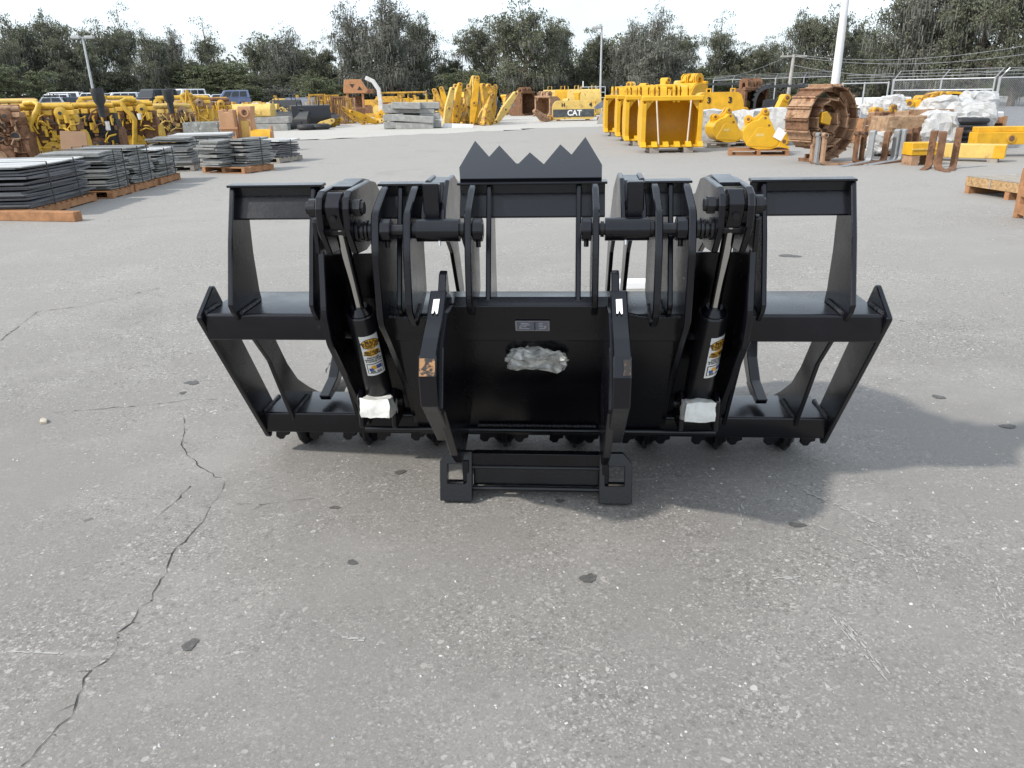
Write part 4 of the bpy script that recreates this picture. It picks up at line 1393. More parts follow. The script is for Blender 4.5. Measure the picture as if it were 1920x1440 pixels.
# long yellow frames behind, in front of the guard rail
gF = 'long yellow frames lined up far behind the heap'
for i, u in enumerate((425, 455, 480, 510, 540, 570, 600, 633, 690, 735, 765, 800)):
    Y = 68 + rr.uniform(-4, 4)
    zz = 0
    L_ = rr.uniform(2.0, 3.2)
    t = thing('machine_chassis', 'long worn yellow machine chassis in the far line', 'chassis', (gx(u, Y), Y, zz), R(rr.uniform(-14, 14)), gF)
    hh = rr.uniform(.9, 1.5)
    MB().prism(round_poly([(-L_ / 2, 0), (L_ / 2, 0), (L_ / 2, hh * .5), (L_ * .2, hh), (-L_ * .35, hh), (-L_ / 2, hh * .6)], .12), -.4, .4, 'y').build('frame', rr.choice((YEL, YELF, YELW)), t, bevel=.02)
    MB().prism([(-L_ * .3, hh * .25), (L_ * .25, hh * .25), (L_ * .15, hh * .7), (-L_ * .25, hh * .7)], -.43, -.39, 'y').build('recess', RUST, t)
    MB().cyl((L_ * .3, -.5, hh * .4), (L_ * .3, .5, hh * .4), hh * .28, 14).build('roller', YELF, t, smooth=True)
    for k in (-1, 1):
        MB().box((k * L_ * .3, 0, hh + .1), (.2, .6, .3)).build('bracket', YELW, t, bevel=.02)
# open rectangular frames behind the concrete heap
for i, (u, w_) in enumerate(((742, 2.0), (775, 2.1))):
    Y = 60
    t = thing('rollover_hoop', 'yellow rollover hoop standing behind the concrete slabs', 'rollover hoop', (gx(u, Y), Y, 0), R((8, -6)[i]), 'rollover hoops behind the slabs')
    for a, b in (((-w_ / 2, 0, 0), (-w_ / 2, 0, 1.75)), ((w_ / 2, 0, 0), (w_ / 2, 0, 1.75)), ((-w_ / 2, 0, 1.75), (w_ / 2, 0, 1.75)), ((-w_ / 2, 1, 0), (-w_ / 2, 1, 1.6)), ((-w_ / 2, 0, 1.75), (-w_ / 2, 1, 1.6)), ((-w_ / 2, 0, .9), (w_ / 2, 0, .7))):
        MB().cyl(a, b, .075, 6).build('tube', YELW, t, smooth=True)
    MB().prism([(-w_ * .4, 0), (w_ * .4, 0), (w_ * .3, .9), (-w_ * .2, 1.0)], .2, .5, 'y').build('gusset', YELF, t)

# heap of concrete slabs
gC = 'grey concrete slabs in the heap'
c0 = gpt(770, 242)
for i, (dx, dy, dz, L_, tilt, rz) in enumerate(((-.95, .0, .24, 1.1, 0, 4), (.35, -.1, .20, 2.2, 0, -2), (1.35, .25, .24, 1.0, 0, 5), (-.9, .05, .72, 1.2, -2, 2), (.3, -.15, .62, 2.4, 4, -3), (1.2, .3, .72, 1.2, 0, 3),
                                                (.0, .25, 1.08, 3.0, 1.5, 1), (-.1, -.05, 1.42, 1.7, 2, -2), (-.9, .3, 1.32, 1.3, -1, 3), (1.2, .25, 1.40, 1.2, 1, 2), (.2, .7, .25, 3.0, 0, 0), (.2, .75, .75, 3.0, 0, 0), (.2, .75, 1.25, 3.0, 0, 0))):
    o = MB().box((0, 0, 0), (L_ * .86, .62 + .02 * (i % 3), .31 if dz != 1.08 else .20)).build('concrete_slab', CONC, loc=(c0.x + dx * .86 - .1, c0.y + dy + .5, dz * .78), rz=R(rz), bevel=.02)
    o.rotation_euler = (0, R(tilt), R(rz))
    tag(o, 'rough grey concrete slab in the heap left of the yellow booms', 'concrete slab', gC)

# leaning yellow booms
gB = 'yellow booms heaped upright in the middle of the yard'
bl = ['faded yellow boom arm leaning in the heap', 'bright yellow boom arm standing in the heap', 'rust-worn yellow boom arm leaning in the heap']
for i, (u, v, L_, lean, rz, k) in enumerate(((834, 236, 1.9, 8, 20, 0), (842, 235, 2.0, 12, 30, 0), (851, 235, 2.1, 5, 15, 1), (858, 234, 2.0, -8, 10, 0), (866, 233, 2.3, 22, 40, 0), (876, 232, 2.4, 28, 20, 1), (884, 235, 2.4, 4, 0, 1),
                                             (893, 233, 2.4, -6, 10, 0), (902, 232, 2.0, -22, 20, 2), (911, 230, 1.9, -34, 10, 0), (921, 229, 1.7, -45, 30, 0), (846, 230, 1.6, 18, 60, 2), (870, 228, 2.6, 10, 15, 1), (906, 227, 2.0, 12, -20, 2))):
    c = gpt(u, v)
    loader_arm((c.x, c.y, 0), R(rz), L_, R(lean), (YELF, YEL, YELW)[k], bl[k], gB, .26, .2)
for i in range(16):
    c = gpt(836 + 92 * i / 15 + rr.uniform(-4, 4), rr.uniform(225, 236))
    k = rr.randint(0, 2)
    loader_arm((c.x, c.y, 0), R(rr.uniform(-10, 50)), rr.uniform(1.2, 2.1), R(rr.uniform(-38, 34)), (YELF, YEL, YELW)[k], bl[k], gB, .24, .2)
for i, (u, v) in enumerate(((850, 239), (868, 240))):
    c = gpt(u, v)
    tag(MB().prism(round_poly([(-.55, 0), (.5, 0), (.55, .16), (-.5, .22)], .04), -.14, .14, 'y').build('white_beam', WHITE, loc=(c.x, c.y, 0), rz=R(5), bevel=.01), 'white beam lying at the foot of the yellow booms', 'beam', 'white beams before the booms')
c = gpt(918, 226)
t = thing('tyre', 'dark worn tyre standing beside the yellow boom heap', 'tyre', (c.x, c.y, 0), R(20))
MB().tube([(.0 + .62 * math.cos(a), 0, .75 + .62 * math.sin(a)) for a in [2 * math.pi * k / 24 for k in range(25)]], .17, 10).build('tread', RUBBER, t, smooth=True)

# brown buckets and yellow heap far ahead
gM = 'yellow parts heaped far ahead'
for i in range(10):
    u = 938 + i * 4.6
    Y = 66 + rr.uniform(-5, 5)
    loader_arm((gx(u, Y), Y, 0), R(rr.uniform(0, 60)), rr.uniform(1.0, 1.5) + .05 * i, R(rr.uniform(-50, 50)), rr.choice((YEL, YELF, YELW)), 'yellow link arm in the low heap far ahead', gM, .4, .2)

gx2 = 'yellow parts lying behind the fuel tank'
for i in range(14):
    u = 405 + 16 * i + rr.uniform(-5, 5)
    Y = rr.uniform(46, 58)
    if i % 3 == 0:
        hood((gx(u, Y), Y, 0), R(rr.uniform(-30, 30)), (rr.uniform(1.4, 2.2), 1.0, rr.uniform(.8, 1.3)), rr.choice((YELF, YEL, YELW)), 'rounded yellow cover lying behind the fuel tank', 200 + i, gx2)
    else:
        loader_arm((gx(u, Y), Y, 0), R(rr.uniform(-60, 60)), rr.uniform(1.3, 2.0), R(rr.choice((-70, -60, 62, 75, 35))), rr.choice((YELF, YEL, YELW, RUSTL)), 'worn link arm lying behind the fuel tank', gx2, .3, .2)
for i, (u, v, r_) in enumerate(((600, 243, .42), (536, 243, .38), (575, 244, .35))):
    c = gpt(u, v)
    t = thing('tyre', 'black tyre lying before the heap of dark hoods', 'tyre', (c.x, c.y, 0), R(30 * i), 'tyres before the dark hoods')
    MB().tube([(r_ * math.cos(a), r_ * math.sin(a), .15) for a in [2 * math.pi * k / 20 for k in range(21)]], .14, 8).build('tread', RUBBER, t, smooth=True)
for i, (u, v) in enumerate(((690, 232), (700, 230), (683, 234), (706, 233))):
    c = gpt(u, v)
    loader_arm((c.x, c.y, 0), R(20 * i - 30), rr.uniform(1.1, 1.7), R((70, 40, -60, -72)[i]), (YELF, YEL, YELW, YEL)[i], 'yellow link arm at the foot of the cab canopy', 'link arms under the canopy', .3, .2)

# ------------------------------------------------------------ buckets
def big_bucket(loc, rz, W_, H_, D, label, m=YELN, nteeth=6, group=None, ears=True, braces=True, inner=None, name='loader_bucket'):
    """wide bucket, mouth towards local -y, teeth along the bottom lip"""
    t = thing(name, label, 'bucket', loc, rz, group)
    inn = inner or YELN
    # wrapper: curved back from the top lip round to the floor
    pts = []
    for k in range(13):
        a = R(86) - R(172) * k / 12
        pts.append((D * .40 + D * .58 * math.cos(a), H_ * .5 + H_ * .5 * math.sin(a)))
    top = (-.0, H_)
    path = [(0, H_ - .03)] + pts[1:-1] + [(-.02, .03)]
    mb = MB()
    th = .045
    n = len(path)
    for i, (y, z) in enumerate(path):
        d = Vector(path[min(i + 1, n - 1)]) - Vector(path[max(i - 1, 0)])
        nn = Vector((d.y, -d.x)).normalized() * -th
        for x in (-W_ / 2, W_ / 2):
            mb.v += [(x, y, z), (x, y + nn.x, z + nn.y)]
    for i in range(n - 1):
        a = i * 4
        b = a + 4
        mb.f += [(a, a + 2, b + 2, b), (a + 1, b + 1, b + 3, a + 3), (a, b, b + 1, a + 1), (a + 2, a + 3, b + 3, b + 2)]
    mb.f += [(0, 1, 3, 2), (4 * n - 4, 4 * n - 2, 4 * n - 1, 4 * n - 3)]
    mb.build('shell', inn, t, smooth=True)
    side = round_poly([(-.03, 0.0)] + [(-.05, H_ * .25), (.06, H_ * .62), (-.02, H_)] + [(q[0] + .02, q[1]) for q in pts[1:-1]], .02, 2)
    for s in (-1, 1):
        MB().prism(side, s * W_ / 2, s * (W_ / 2 + .05), 'x').build('side_plate', m, t, bevel=.006)
        MB().prism([(-.06, .0), (-.06, H_ * .9), (.02, H_ * .9), (.02, .0)], s * (W_ / 2 - .07), s * (W_ / 2 + .055), 'x').build('side_cutter', m, t, bevel=.008)
        # rounded inner corner gusset
        MB().prism(round_poly([(s * W_ / 2 - s * .04, H_ - .06), (s * W_ / 2 - s * .25, H_ - .06), (s * W_ / 2 - s * .05, H_ * .72)], .05), .03, .06, 'y').build('corner_gusset', m, t)
    MB().box((0, .02, H_), (W_ + .12, .16, .13)).build('top_bar', m, t, bevel=.02)
    MB().box((0, -.05, .03), (W_ + .10, .16, .06)).build('cutting_edge', m, t, bevel=.008)
    tooth = MB().prism([(.06, .10), (.06, -.02), (-.20, -.05), (-.24, -.035), (-.08, .09)], -.075, .075, 'x').mesh('tooth', m, bevel=.006)
    for i in range(nteeth):
        link_mesh('tooth', tooth, t, (-W_ / 2 + W_ * i / (nteeth - 1), -.05, .06))
    if ears:
        hook = round_poly([(-.05, -.12), (.03, .12), (.02, .22), (.14, .34), (.34, .34), (.46, .22), (.44, .0), (.30, .0), (.30, .15), (.22, .21), (.15, .15), (.14, -.02), (.08, -.14)], .04, 3)
        hm = MB().prism(hook, -.03, .03, 'x').mesh('hook', m, bevel=.006)
        for x in (-W_ * .36, -W_ * .28, W_ * .02, W_ * .10, W_ * .30):
            link_mesh('hinge_ear', hm, t, (x, 0, H_ + .02))
        MB().cyl((-W_ * .3, .25, H_ + .3), (W_ * .12, .25, H_ + .3), .06, 12).build('pin', m, t, smooth=True)
        for x in (-W_ * .16, W_ * .2):
            MB().prism(round_poly([(0, 0), (.5, .05), (.35, .32), (.1, .3)], .08), x - .09, x + .09, 'x').build('gusset', m, t, bevel=.01).location = (0, .0, H_)
    if braces:
        for x0, x1 in ((-W_ * .29, -W_ * .22), (W_ * .31, W_ * .28)):
            MB().cyl((x0, -.10, H_ - .05), (x1, -.12, .08), .022, 8).build('brace_rod', STRAPW, t, smooth=True)
    for s in (-1, 1):
        MB().box((s * W_ * .3, .3, -.07), (.25, D, .13)).build('wood_block', WOODG, t)
    return t


gK = 'large yellow buckets in a row'
BIN = mat('bucket_inside', (.55, .29, .010), .5, var=.12, scale=4, c2=(.35, .2, .05), c2amt=.2)
for i, (uL, vb, W_) in enumerate(((1207, 288, 1.55), (1176, 274, 1.6), (1160, 265, 1.6), (1137, 256, 1.65))):
    c = gpt(uL, vb)
    lab = ('big yellow bucket with two pale brace rods, first of the bucket row', 'yellow bucket tucked second in the bucket row', 'yellow bucket tucked third in the bucket row', 'yellow bucket at the far end of the bucket row')[i]
    big_bucket((c.x + W_ / 2, c.y + .25, .14), R(-3), W_, 1.27, 1.05, lab, YELN, 6, gK, inner=BIN)


def dig_bucket(loc, rz, s_, label, flip=False, m=YELN, wid=.75):
    """narrow digging bucket seen from its side; teeth at local +x"""
    t = thing('digging_bucket', label, 'bucket', loc, rz)
    prof = [(.62, .10), (.30, .0), (-.05, .0), (-.32, .08), (-.48, .28), (-.50, .50), (-.40, .66), (-.26, .76), (-.10, .80), (.02, .92), (.16, .90), (.28, .70), (.40, .46), (.56, .24)]
    prof = [(x * s_, z * s_) for x, z in prof]
    sd_ = MB().prism(prof, -.02, .02, 'y').mesh('side_plate', m, bevel=.006)
    for y in (-wid / 2, wid / 2):
        link_mesh('side_plate', sd_, t, (0, y, 0))
    shell = prof[0:10]
    mb = MB()
    n = len(shell)
    for (x, z) in shell:
        mb.v += [(x, -wid / 2, z), (x, wid / 2, z), (x * .95, -wid / 2, z * .95 + .03), (x * .95, wid / 2, z * .95 + .03)]
    for i in range(n - 1):
        a, b = 4 * i, 4 * i + 4
        mb.f += [(a, b, b + 1, a + 1), (a + 2, a + 3, b + 3, b + 2), (a, a + 2, b + 2, b), (a + 1, b + 1, b + 3, a + 3)]
    mb.f += [(0, 1, 3, 2), (4 * n - 4, 4 * n - 2, 4 * n - 1, 4 * n - 3)]
    mb.build('shell', m, t, smooth=True)
    wr = [(-.05, .25), (-.24, .14), (-.36, .30), (-.38, .48), (-.26, .52), (.0, .36)]
    for y in (-.12, .12):
        ear = round_poly([(-.42 * s_, .60 * s_), (-.46 * s_, .86 * s_), (-.34 * s_, .94 * s_), (-.18 * s_, .84 * s_), (-.02 * s_, .98 * s_), (.02 * s_, 1.10 * s_), (.14 * s_, 1.12 * s_), (.22 * s_, .98 * s_), (.20 * s_, .82 * s_)], .04, 2)
        MB().prism(ear, y - .025, y + .025, 'y').build('ear', m, t, bevel=.005)
    for x, z in ((-.36, .82), (.10, 1.03)):
        for y in (-.15, .15):
            MB().cyl((x * s_, y - .03, z * s_), (x * s_, y + .03, z * s_), .08 * s_, 14).build('pin_boss', m, t, smooth=True)
        MB().cyl((x * s_, -.185, z * s_), (x * s_, -.181, z * s_), .045 * s_, 12).build('pin_hole', RUST, t)
    for i in range(3):
        q = prof[10 + i]
        MB().cyl((q[0] - .07, -wid / 2 - .022, q[1] - .04), (q[0] - .07, -wid / 2 - .026, q[1] - .04), .03, 10).build('bolt_hole', RUST, t)
    MB().box((-.02, -wid / 2 - .024, .40 * s_), (.24, .008, .11)).build('plate_label', RUST, t)
    MB().box((-.02, -wid / 2 - .030, .40 * s_), (.20, .008, .075)).build('plate_label_face', YELF, t)
    MB().prism(round_poly([(-.40 * s_, .1 * s_), (.40 * s_, .06 * s_), (.52 * s_, .2 * s_), (.3 * s_, .55 * s_), (-.1 * s_, .62 * s_)], .06), -wid / 2 - .031, -wid / 2 - .018, 'y').build('wear_plate', m, t, bevel=.004)
    tooth = MB().prism([(.50 * s_, .08 * s_), (.56 * s_, .20 * s_), (.82 * s_, .06 * s_), (.80 * s_, .02 * s_)], -.05, .05, 'y').mesh('tooth', m)
    for i in range(4):
        link_mesh('tooth', tooth, t, (0, -wid / 2 + wid * i / 3, 0))
    if flip:
        t.scale = (-1, 1, 1)
    return t


c = gpt(1362, 276)
pallet((c.x, c.y + .35, 0), R(4), 1.0, 1.3, WOODG, 'weathered pallet under the lone yellow digging bucket')
dig_bucket((c.x - .05, c.y + .35, .145), R(3), .86, 'yellow digging bucket with its side turned out beside the big buckets')
c = gpt(1428, 291)
pallet((c.x, c.y + .35, 0), R(-14), 1.0, 1.5, WOOD, 'low wooden pallet under the yellow bucket beside the track roll')
dig_bucket((c.x + .0, c.y + .35, .145), R(-12), .90, 'yellow digging bucket with a white paper tag beside the track roll')
o = tag(MB().box((0, 0, 0), (.24, .006, .26)).build('paper_tag', LABELW, loc=(c.x + .36, c.y - .16, .52)), 'white paper tag stuck on the yellow digging bucket', 'tag')
o.rotation_euler = (R(-6), R(28), R(-12))

# ------------------------------------------------------------ rolled-up crawler track
c = gpt(1545, 306)
t = thing('track_roll', 'rusty crawler track rolled up into a tall coil', 'crawler track', (c.x - .08, c.y + .4, 0), R(38))
sw = .72
shoe = MB()
shoe.box((0, 0, 0), (.235, sw, .026))
shoe.box((.095, 0, .035), (.028, sw, .055))
shoe.box((-.105, 0, .012), (.02, sw, .02))
for y in (-.06, .06):
    shoe.box((-.02, y, .017), (.035, .05, .012))
    shoe.box((.045, y, .017), (.035, .05, .012))
for y in (-.13, .13):
    shoe.box((0, y, -.06), (.26, .05, .10))
shoe.cyl((-.105, -.17, -.065), (-.105, .17, -.065), .035, 8)
shm = shoe.mesh('shoe', RUSTL, bevel=0)
shm2 = shoe.mesh('shoe', RUST, bevel=0)
ang, rad, k = R(-92), .86, 0
while rad > .17 and k < 60:
    z = .92 + rad * math.sin(ang)
    x = rad * math.cos(ang)
    o = link_mesh('track_shoe', shm if (k * 7) % 3 else shm2, t, (x, 0, z))
    o.rotation_euler = (0, -(ang - math.pi / 2) + 0, 0)
    da = .245 / rad
    ang += da
    rad -= .285 * da / (2 * math.pi)
    k += 1
t.rotation_euler = (0, 0, R(23))
o = tag(MB().prism(round_poly([(-.14, -.1), (.12, -.16), (.16, .0), (.0, .14), (-.14, .12)], .02), -.1, .1, 'y').build('yellow_hook', YEL, loc=(c.x - .1, c.y + .1, .98), rz=R(24), bevel=.01), 'small yellow casting lying inside the rusty track coil', 'casting')

# ------------------------------------------------------------ forklift forks
def fork(loc, rz, m, label, group, h=.78, L_=1.15, eye=False, name='lift_fork'):
    t = thing(name, label, 'fork', loc, rz, group)
    MB().prism(round_poly([(-.025, .045), (.03, .0), (.08, 0), (L_, .0), (L_, .012), (.08, .055), (.035, .10), (.03, h), (-.03, h)], .02, 2), -.065, .065, 'y').build('blade', m, t, bevel=.004)
    if eye:
        for k in (-1, 1):
            MB().cyl((0, k * .0 - .08, h + .04), (0, .08, h + .04), .055, 14).build('eye', m, t, smooth=True)
            break
        MB().cyl((0, -.084, h + .04), (0, -.079, h + .04), .03, 12).build('eye_hole', DARK, t)
    else:
        MB().box((-.045, 0, h - .04), (.06, .135, .10)).build('hook', m, t, bevel=.006)
        MB().box((-.045, 0, .2), (.05, .135, .08)).build('lower_hook', m, t, bevel=.006)
    return t


gfk = 'lift forks standing on their heels'
for i, (u, v, m_, rz, h) in enumerate(((1632, 307, STEELG, 216, .70), (1660, 305, RUST, 214, .66), (1678, 304, STEELG, 214, .70), (1689, 304, STEELG, 214, .70), (1701, 303, RUST, 214, .72), (1714, 302, RUST, 212, .74),
                                       (1745, 316, RUST, 232, .74), (1762, 319, RUST, 262, .74), (1791, 317, RUST, 238, .80))):
    c = gpt(u, v)
    lab = ('grey steel lift fork standing on its heel' if m_ is STEELG else 'rusty lift fork standing on its heel by the yellow box beam')
    if u == 1660:
        lab = 'rusty lift fork standing between grey lift forks'
    fork((c.x, c.y + .1, 0), R(rz), m_, lab, gfk, h, 1.15 if u < 1740 else .55)
gpk = 'pin-eye forks standing before the track coil'
for i, (u, v, m_, rz) in enumerate(((1520, 307, RUSTL, 3), (1529, 309, STEELG, 3), (1540, 310, RUSTL, 2), (1601, 306, RUST, 4), (1613, 305, RUST, 4))):
    c = gpt(u, v)
    fork((c.x, c.y, 0), R(rz), m_, 'rusty pin-eye fork standing before the track coil' if m_ is not STEELG else 'grey pin-eye fork standing before the track coil', gpk, .60, 1.1, True)

# ------------------------------------------------------------ white bags and salvage behind the forks
def bag(loc, rz, d, label, seed, group, m=BAGW, amp=.09, rnd_=.45):
    mb = grid_box((0, 0, d[2] / 2), d, 9, 9, 9, rnd_)
    crumple(mb, amp, 3.2, seed)
    crumple(mb, amp * .35, 9.0, seed + 3)
    zmin = min(q[2] for q in mb.v)
    mb.v = [(x, y, z - zmin) for x, y, z in mb.v]
    o = mb.build('bulk_bag', m, loc=loc, rz=rz, smooth=False)
    return tag(o, label, 'bag', group)


gb = 'white bulk bags piled behind the forks'
rr = random.Random(31)
for i, (u, Y, z, d) in enumerate(((1812, 21.5, .62, (1.2, .9, .62)), (1768, 21.8, .60, (1.1, .9, .75)), (1830, 22.5, 1.15, (.8, .8, .5)), (1742, 22.2, .75, (.8, .8, .5)), (1790, 21.6, .25, (1.3, .9, .45)), (1722, 20.2, .10, (.75, .7, .75)),
                                  (1748, 19.8, .05, (.8, .7, .85)), (1700, 22.6, .95, (.8, .7, .40)), (1672, 22.6, .95, (.6, .6, .55)), (1650, 22.8, 1.15, (.7, .7, .35)), (1775, 22.6, 1.25, (.7, .7, .3)), (1660, 19.8, .05, (.7, .7, .45)))):
    z *= .72
    c = Vector((gx(u, Y, z + .3), Y, z))
    bag((c.x, c.y, c.z), R(rr.uniform(-20, 20)), d, ('broad white bag in the pile above the black hose coil', 'tall white bag in the middle of the pile', 'grey-topped white bag crowning the pile beside the fence', 'small white bag behind the tall bag of the pile',
        'flat white bag low in the pile behind the hose coil', 'white bag standing on the ground between the rusty forks', 'tallest white bag on the ground by the short yellow beam', 'white bag on the salvage crate beside the brown bundle',
        'small white bag on the salvage crate beside the track coil', 'flat white bag on the crate behind the track coil', 'thin white bag under the yellow fan shroud', 'low white bag on the ground behind the grey forks')[i], i, gb)
# pallets of rusty parts that carry the bags
for i, (u, Y, z, w_) in enumerate(((1690, 21.8, 0, 1.4), (1760, 22.2, 0, 1.4), (1815, 22.2, 0, 1.3), (1645, 22.5, 0, 1.3))):
    x = gx(u, Y)
    pallet((x, Y, 0), R(rr.uniform(-10, 10)), 1.2, w_, WOODG, 'weathered pallet beneath the salvage and white bags', 'pallets under the salvage pile')
    t = thing('salvage_crate', 'open rusty salvage crate heaped with brown castings', 'crate', (x, Y, .14), R(rr.uniform(-8, 8)), 'salvage crates under the white bags')
    for y in (-.5, .5):
        for z_ in (.12, .34, .56):
            MB().box((0, y, z_), (w_, .03, .15)).build('slat', RUSTL if i % 2 else WOOD, t)
    for x_ in (-w_ / 2, w_ / 2):
        MB().box((x_, 0, .33), (.03, .96, .64)).build('end_panel', WOOD, t)
        MB().box((x_, -.53, .33), (.08, .04, .68)).build('corner_post', RUSTL, t)
    for k in range(7):
        q = (rr.uniform(-.4, .4) * w_, rr.uniform(-.35, .35), .55 + rr.random() * .2)
        if k % 2:
            MB().cyl((q[0] - .15, q[1], q[2]), (q[0] + .15, q[1], q[2] + .06), rr.uniform(.07, .13), 12).build('casting', rr.choice((RUST, RUSTL, YELF)), t, smooth=True)
        else:
            MB().box(q, (.3, .3, .22), rr.uniform(0, 3)).build('casting', rr.choice((RUST, RUSTL, WHITE)), t, bevel=.03)
# brown wrapped bundle in the front
for i, (u, Y, d) in enumerate(((1690, 19.9, (1.3, .8, .85)), (1722, 21.2, (1.0, .7, .95)))):
    o = bag((gx(u, Y), Y, .0), R(5 + 8 * i), d, ('brown wrapped bundle standing behind the grey forks', 'brown cardboard-wrapped bundle beside the white bag')[i], 40 + i, None, mat('brown_wrap', (.30, .19, .11), .75, var=.35, scale=9, bump=.5, bscale=20, c2=(.45, .38, .28), c2amt=.3), .05, .12)
    o['category'] = 'bundle'
t = thing('channel_beam', 'tan channel rail lying across the brown bundles', 'rail', (gx(1745, 20.0, .95), 20.0, .93), R(4))
MB().box((0, 0, 0), (1.0, .25, .02)).build('web', RUSTL, t)
for y in (-.125, .125):
    MB().box((0, y, .06), (1.0, .02, .14)).build('flange', RUSTL, t)
# yellow scraps lying on top of the pile
gy = 'yellow parts lying on the white bags'
for i, (u, v, L_, lean, rz) in enumerate(((1690, 195, 1.1, 82, 10), (1722, 185, .9, 70, -10), (1745, 178, .7, 60, 20), (1800, 190, 1.0, 86, 5), (1660, 200, .9, 86, 0), (1838, 184, .7, 74, 190))):
    q = at(u, v + 8, 22.4)
    loader_arm((q.x - .3, q.y, q.z - .12), R(rz), L_, R(lean), YEL if i % 2 else YELW, 'yellow link arm lying on top of the white bags', gy, .2, .12)
q = at(1780, 192, 22.8)
t = thing('fan_shroud', 'yellow curved fan shroud lying on top of the white bags', 'shroud', (q.x, q.y, q.z - .05), R(0))
mb = MB()
for k in range(13):
    a = math.pi * k / 12
    for r_ in (.55, .45):
        for y in (-.2, .2):
            mb.v.append((r_ * math.cos(a), y, r_ * .62 * math.sin(a)))
for k in range(12):
    a = k * 4
    for p0, p1 in ((0, 1), (1, 3), (3, 2), (2, 0)):
        mb.f.append((a + p0, a + p1, a + 4 + p1, a + 4 + p0))
mb.build('rim', YEL, t, smooth=True)
MB().prism([(-.5, 0), (.5, 0), (.3, .28), (-.3, .28)], .15, .19, 'y').build('back', YELW, t)
# coil of black hose
t = thing('hose_coil', 'black corrugated hose coil beside the yellow box beams', 'hose coil', (gx(1805, 20.6), 20.6, 0), 0)
for i in range(6):
    z = .10 + i * .13
    r_ = .48 + .03 * (i % 2)
    MB().tube([(r_ * math.cos(2 * math.pi * k / 26), r_ * .8 * math.sin(2 * math.pi * k / 26), z) for k in range(27)], [.07 + .008 * (k % 2) for k in range(27)], 8).build('hose_turn', RUBBER, t, smooth=False)
# yellow box beams
c0, c1 = gpt(1722, 300), gpt(1893, 305)
d = c1 - c0
t = thing('box_beam', 'long worn yellow box beam lying behind the rusty forks', 'box beam', ((c0.x + c1.x) / 2, (c0.y + c1.y) / 2 + .2, 0), math.atan2(d.y, d.x))
Lb = d.length
MB().box((0, 0, .22), (Lb, .34, .30)).build('beam', YELF, t, bevel=.012)
MB().box((Lb * .5 - .12, -.172, .22), (.22, .02, .28)).build('end_plate', YEL, t)
for x in (-.62, -.35):
    MB().box((x, -.172, .22), (.05, .02, .29)).build('rib', YEL, t)
for x in (-Lb * .38, Lb * .38):
    MB().box((x, 0, .035), (.2, .5, .07)).build('wood_block', WOODG, t)
t = thing('box_beam', 'bright yellow box beam with a rusty pin hole at its end', 'box beam', (gx(1905, 18.9), 18.9, 0), R(-4))
MB().box((0, 0, .42), (2.0, .4, .28)).build('beam', YEL, t, bevel=.012)
MB().box((.0, .05, .62), (1.9, .3, .12)).build('top_channel', YEL, t, bevel=.01)
MB().cyl((-.22, -.20, .42), (-.22, -.225, .42), .10, 18).build('pin_boss', YELW, t, smooth=True)
MB().cyl((-.22, -.225, .42), (-.22, -.232, .42), .065, 16).build('pin_hole', RUST, t)
for x in (-.6, .6):
    MB().box((x, 0, .14), (.25, .5, .28)).build('wood_block', WOODG, t)
t = thing('box_beam', 'short yellow box beam under the rusty forks', 'box beam', (gx(1728, 17.3), 17.3, 0), R(2))
MB().box((0, 0, .34), (.62, .4, .26)).build('beam', YEL, t, bevel=.01)
MB().box((0, -.21, .34), (.6, .02, .03)).build('rib', YELF, t)
for x in (-.2, .2):
    MB().box((x, 0, .10), (.16, .4, .2)).build('wood_block', RUSTL, t)

# chipboard crate lid on skids at the right, timber post beside it
c0, c1 = gpt(1808, 362), gpt(1912, 379)
d = c1 - c0
t = thing('chipboard_crate', 'low chipboard crate on wooden skids out on the open paving', 'crate', ((c0.x + c1.x) / 2 + .44, (c0.y + c1.y) / 2 + .09, 0), math.atan2(d.y, d.x))
Lc = d.length + .6
MB().box((.3, 0, .245), (Lc, .9, .03)).build('lid', WOODG, t)
MB().box((.3, -.44, .19), (Lc, .025, .14)).build('front_panel', OSB, t)
MB().box((.3, .44, .19), (Lc, .025, .14)).build('rear_panel', OSB, t)
for x in (-Lc / 2 + .345, .3, Lc / 2 + .25):
    MB().box((x, 0, .06), (.09, .88, .12)).build('skid', WOOD, t)
MB().box((-.05, -.456, .19), (.025, .01, .14)).build('batten', WOODG, t)
c = gpt(1912, 424)
t = thing('timber_crate', 'tall orange timber crate post at the edge of the paving', 'crate', (c.x + .72, c.y + .3, 0), R(-6))
for x in (-.38, .38):
    for y in (-.3, .3):
        MB().box((x, y, .31), (.09, .09, .62)).build('post', WOOD, t, bevel=.004)
for z in (.12, .34, .56):
    MB().box((0, -.335, z), (.85, .022, .13)).build('slat', WOOD, t)
    MB().box((-.415, 0, z), (.022, .64, .13)).build('slat', WOOD, t)

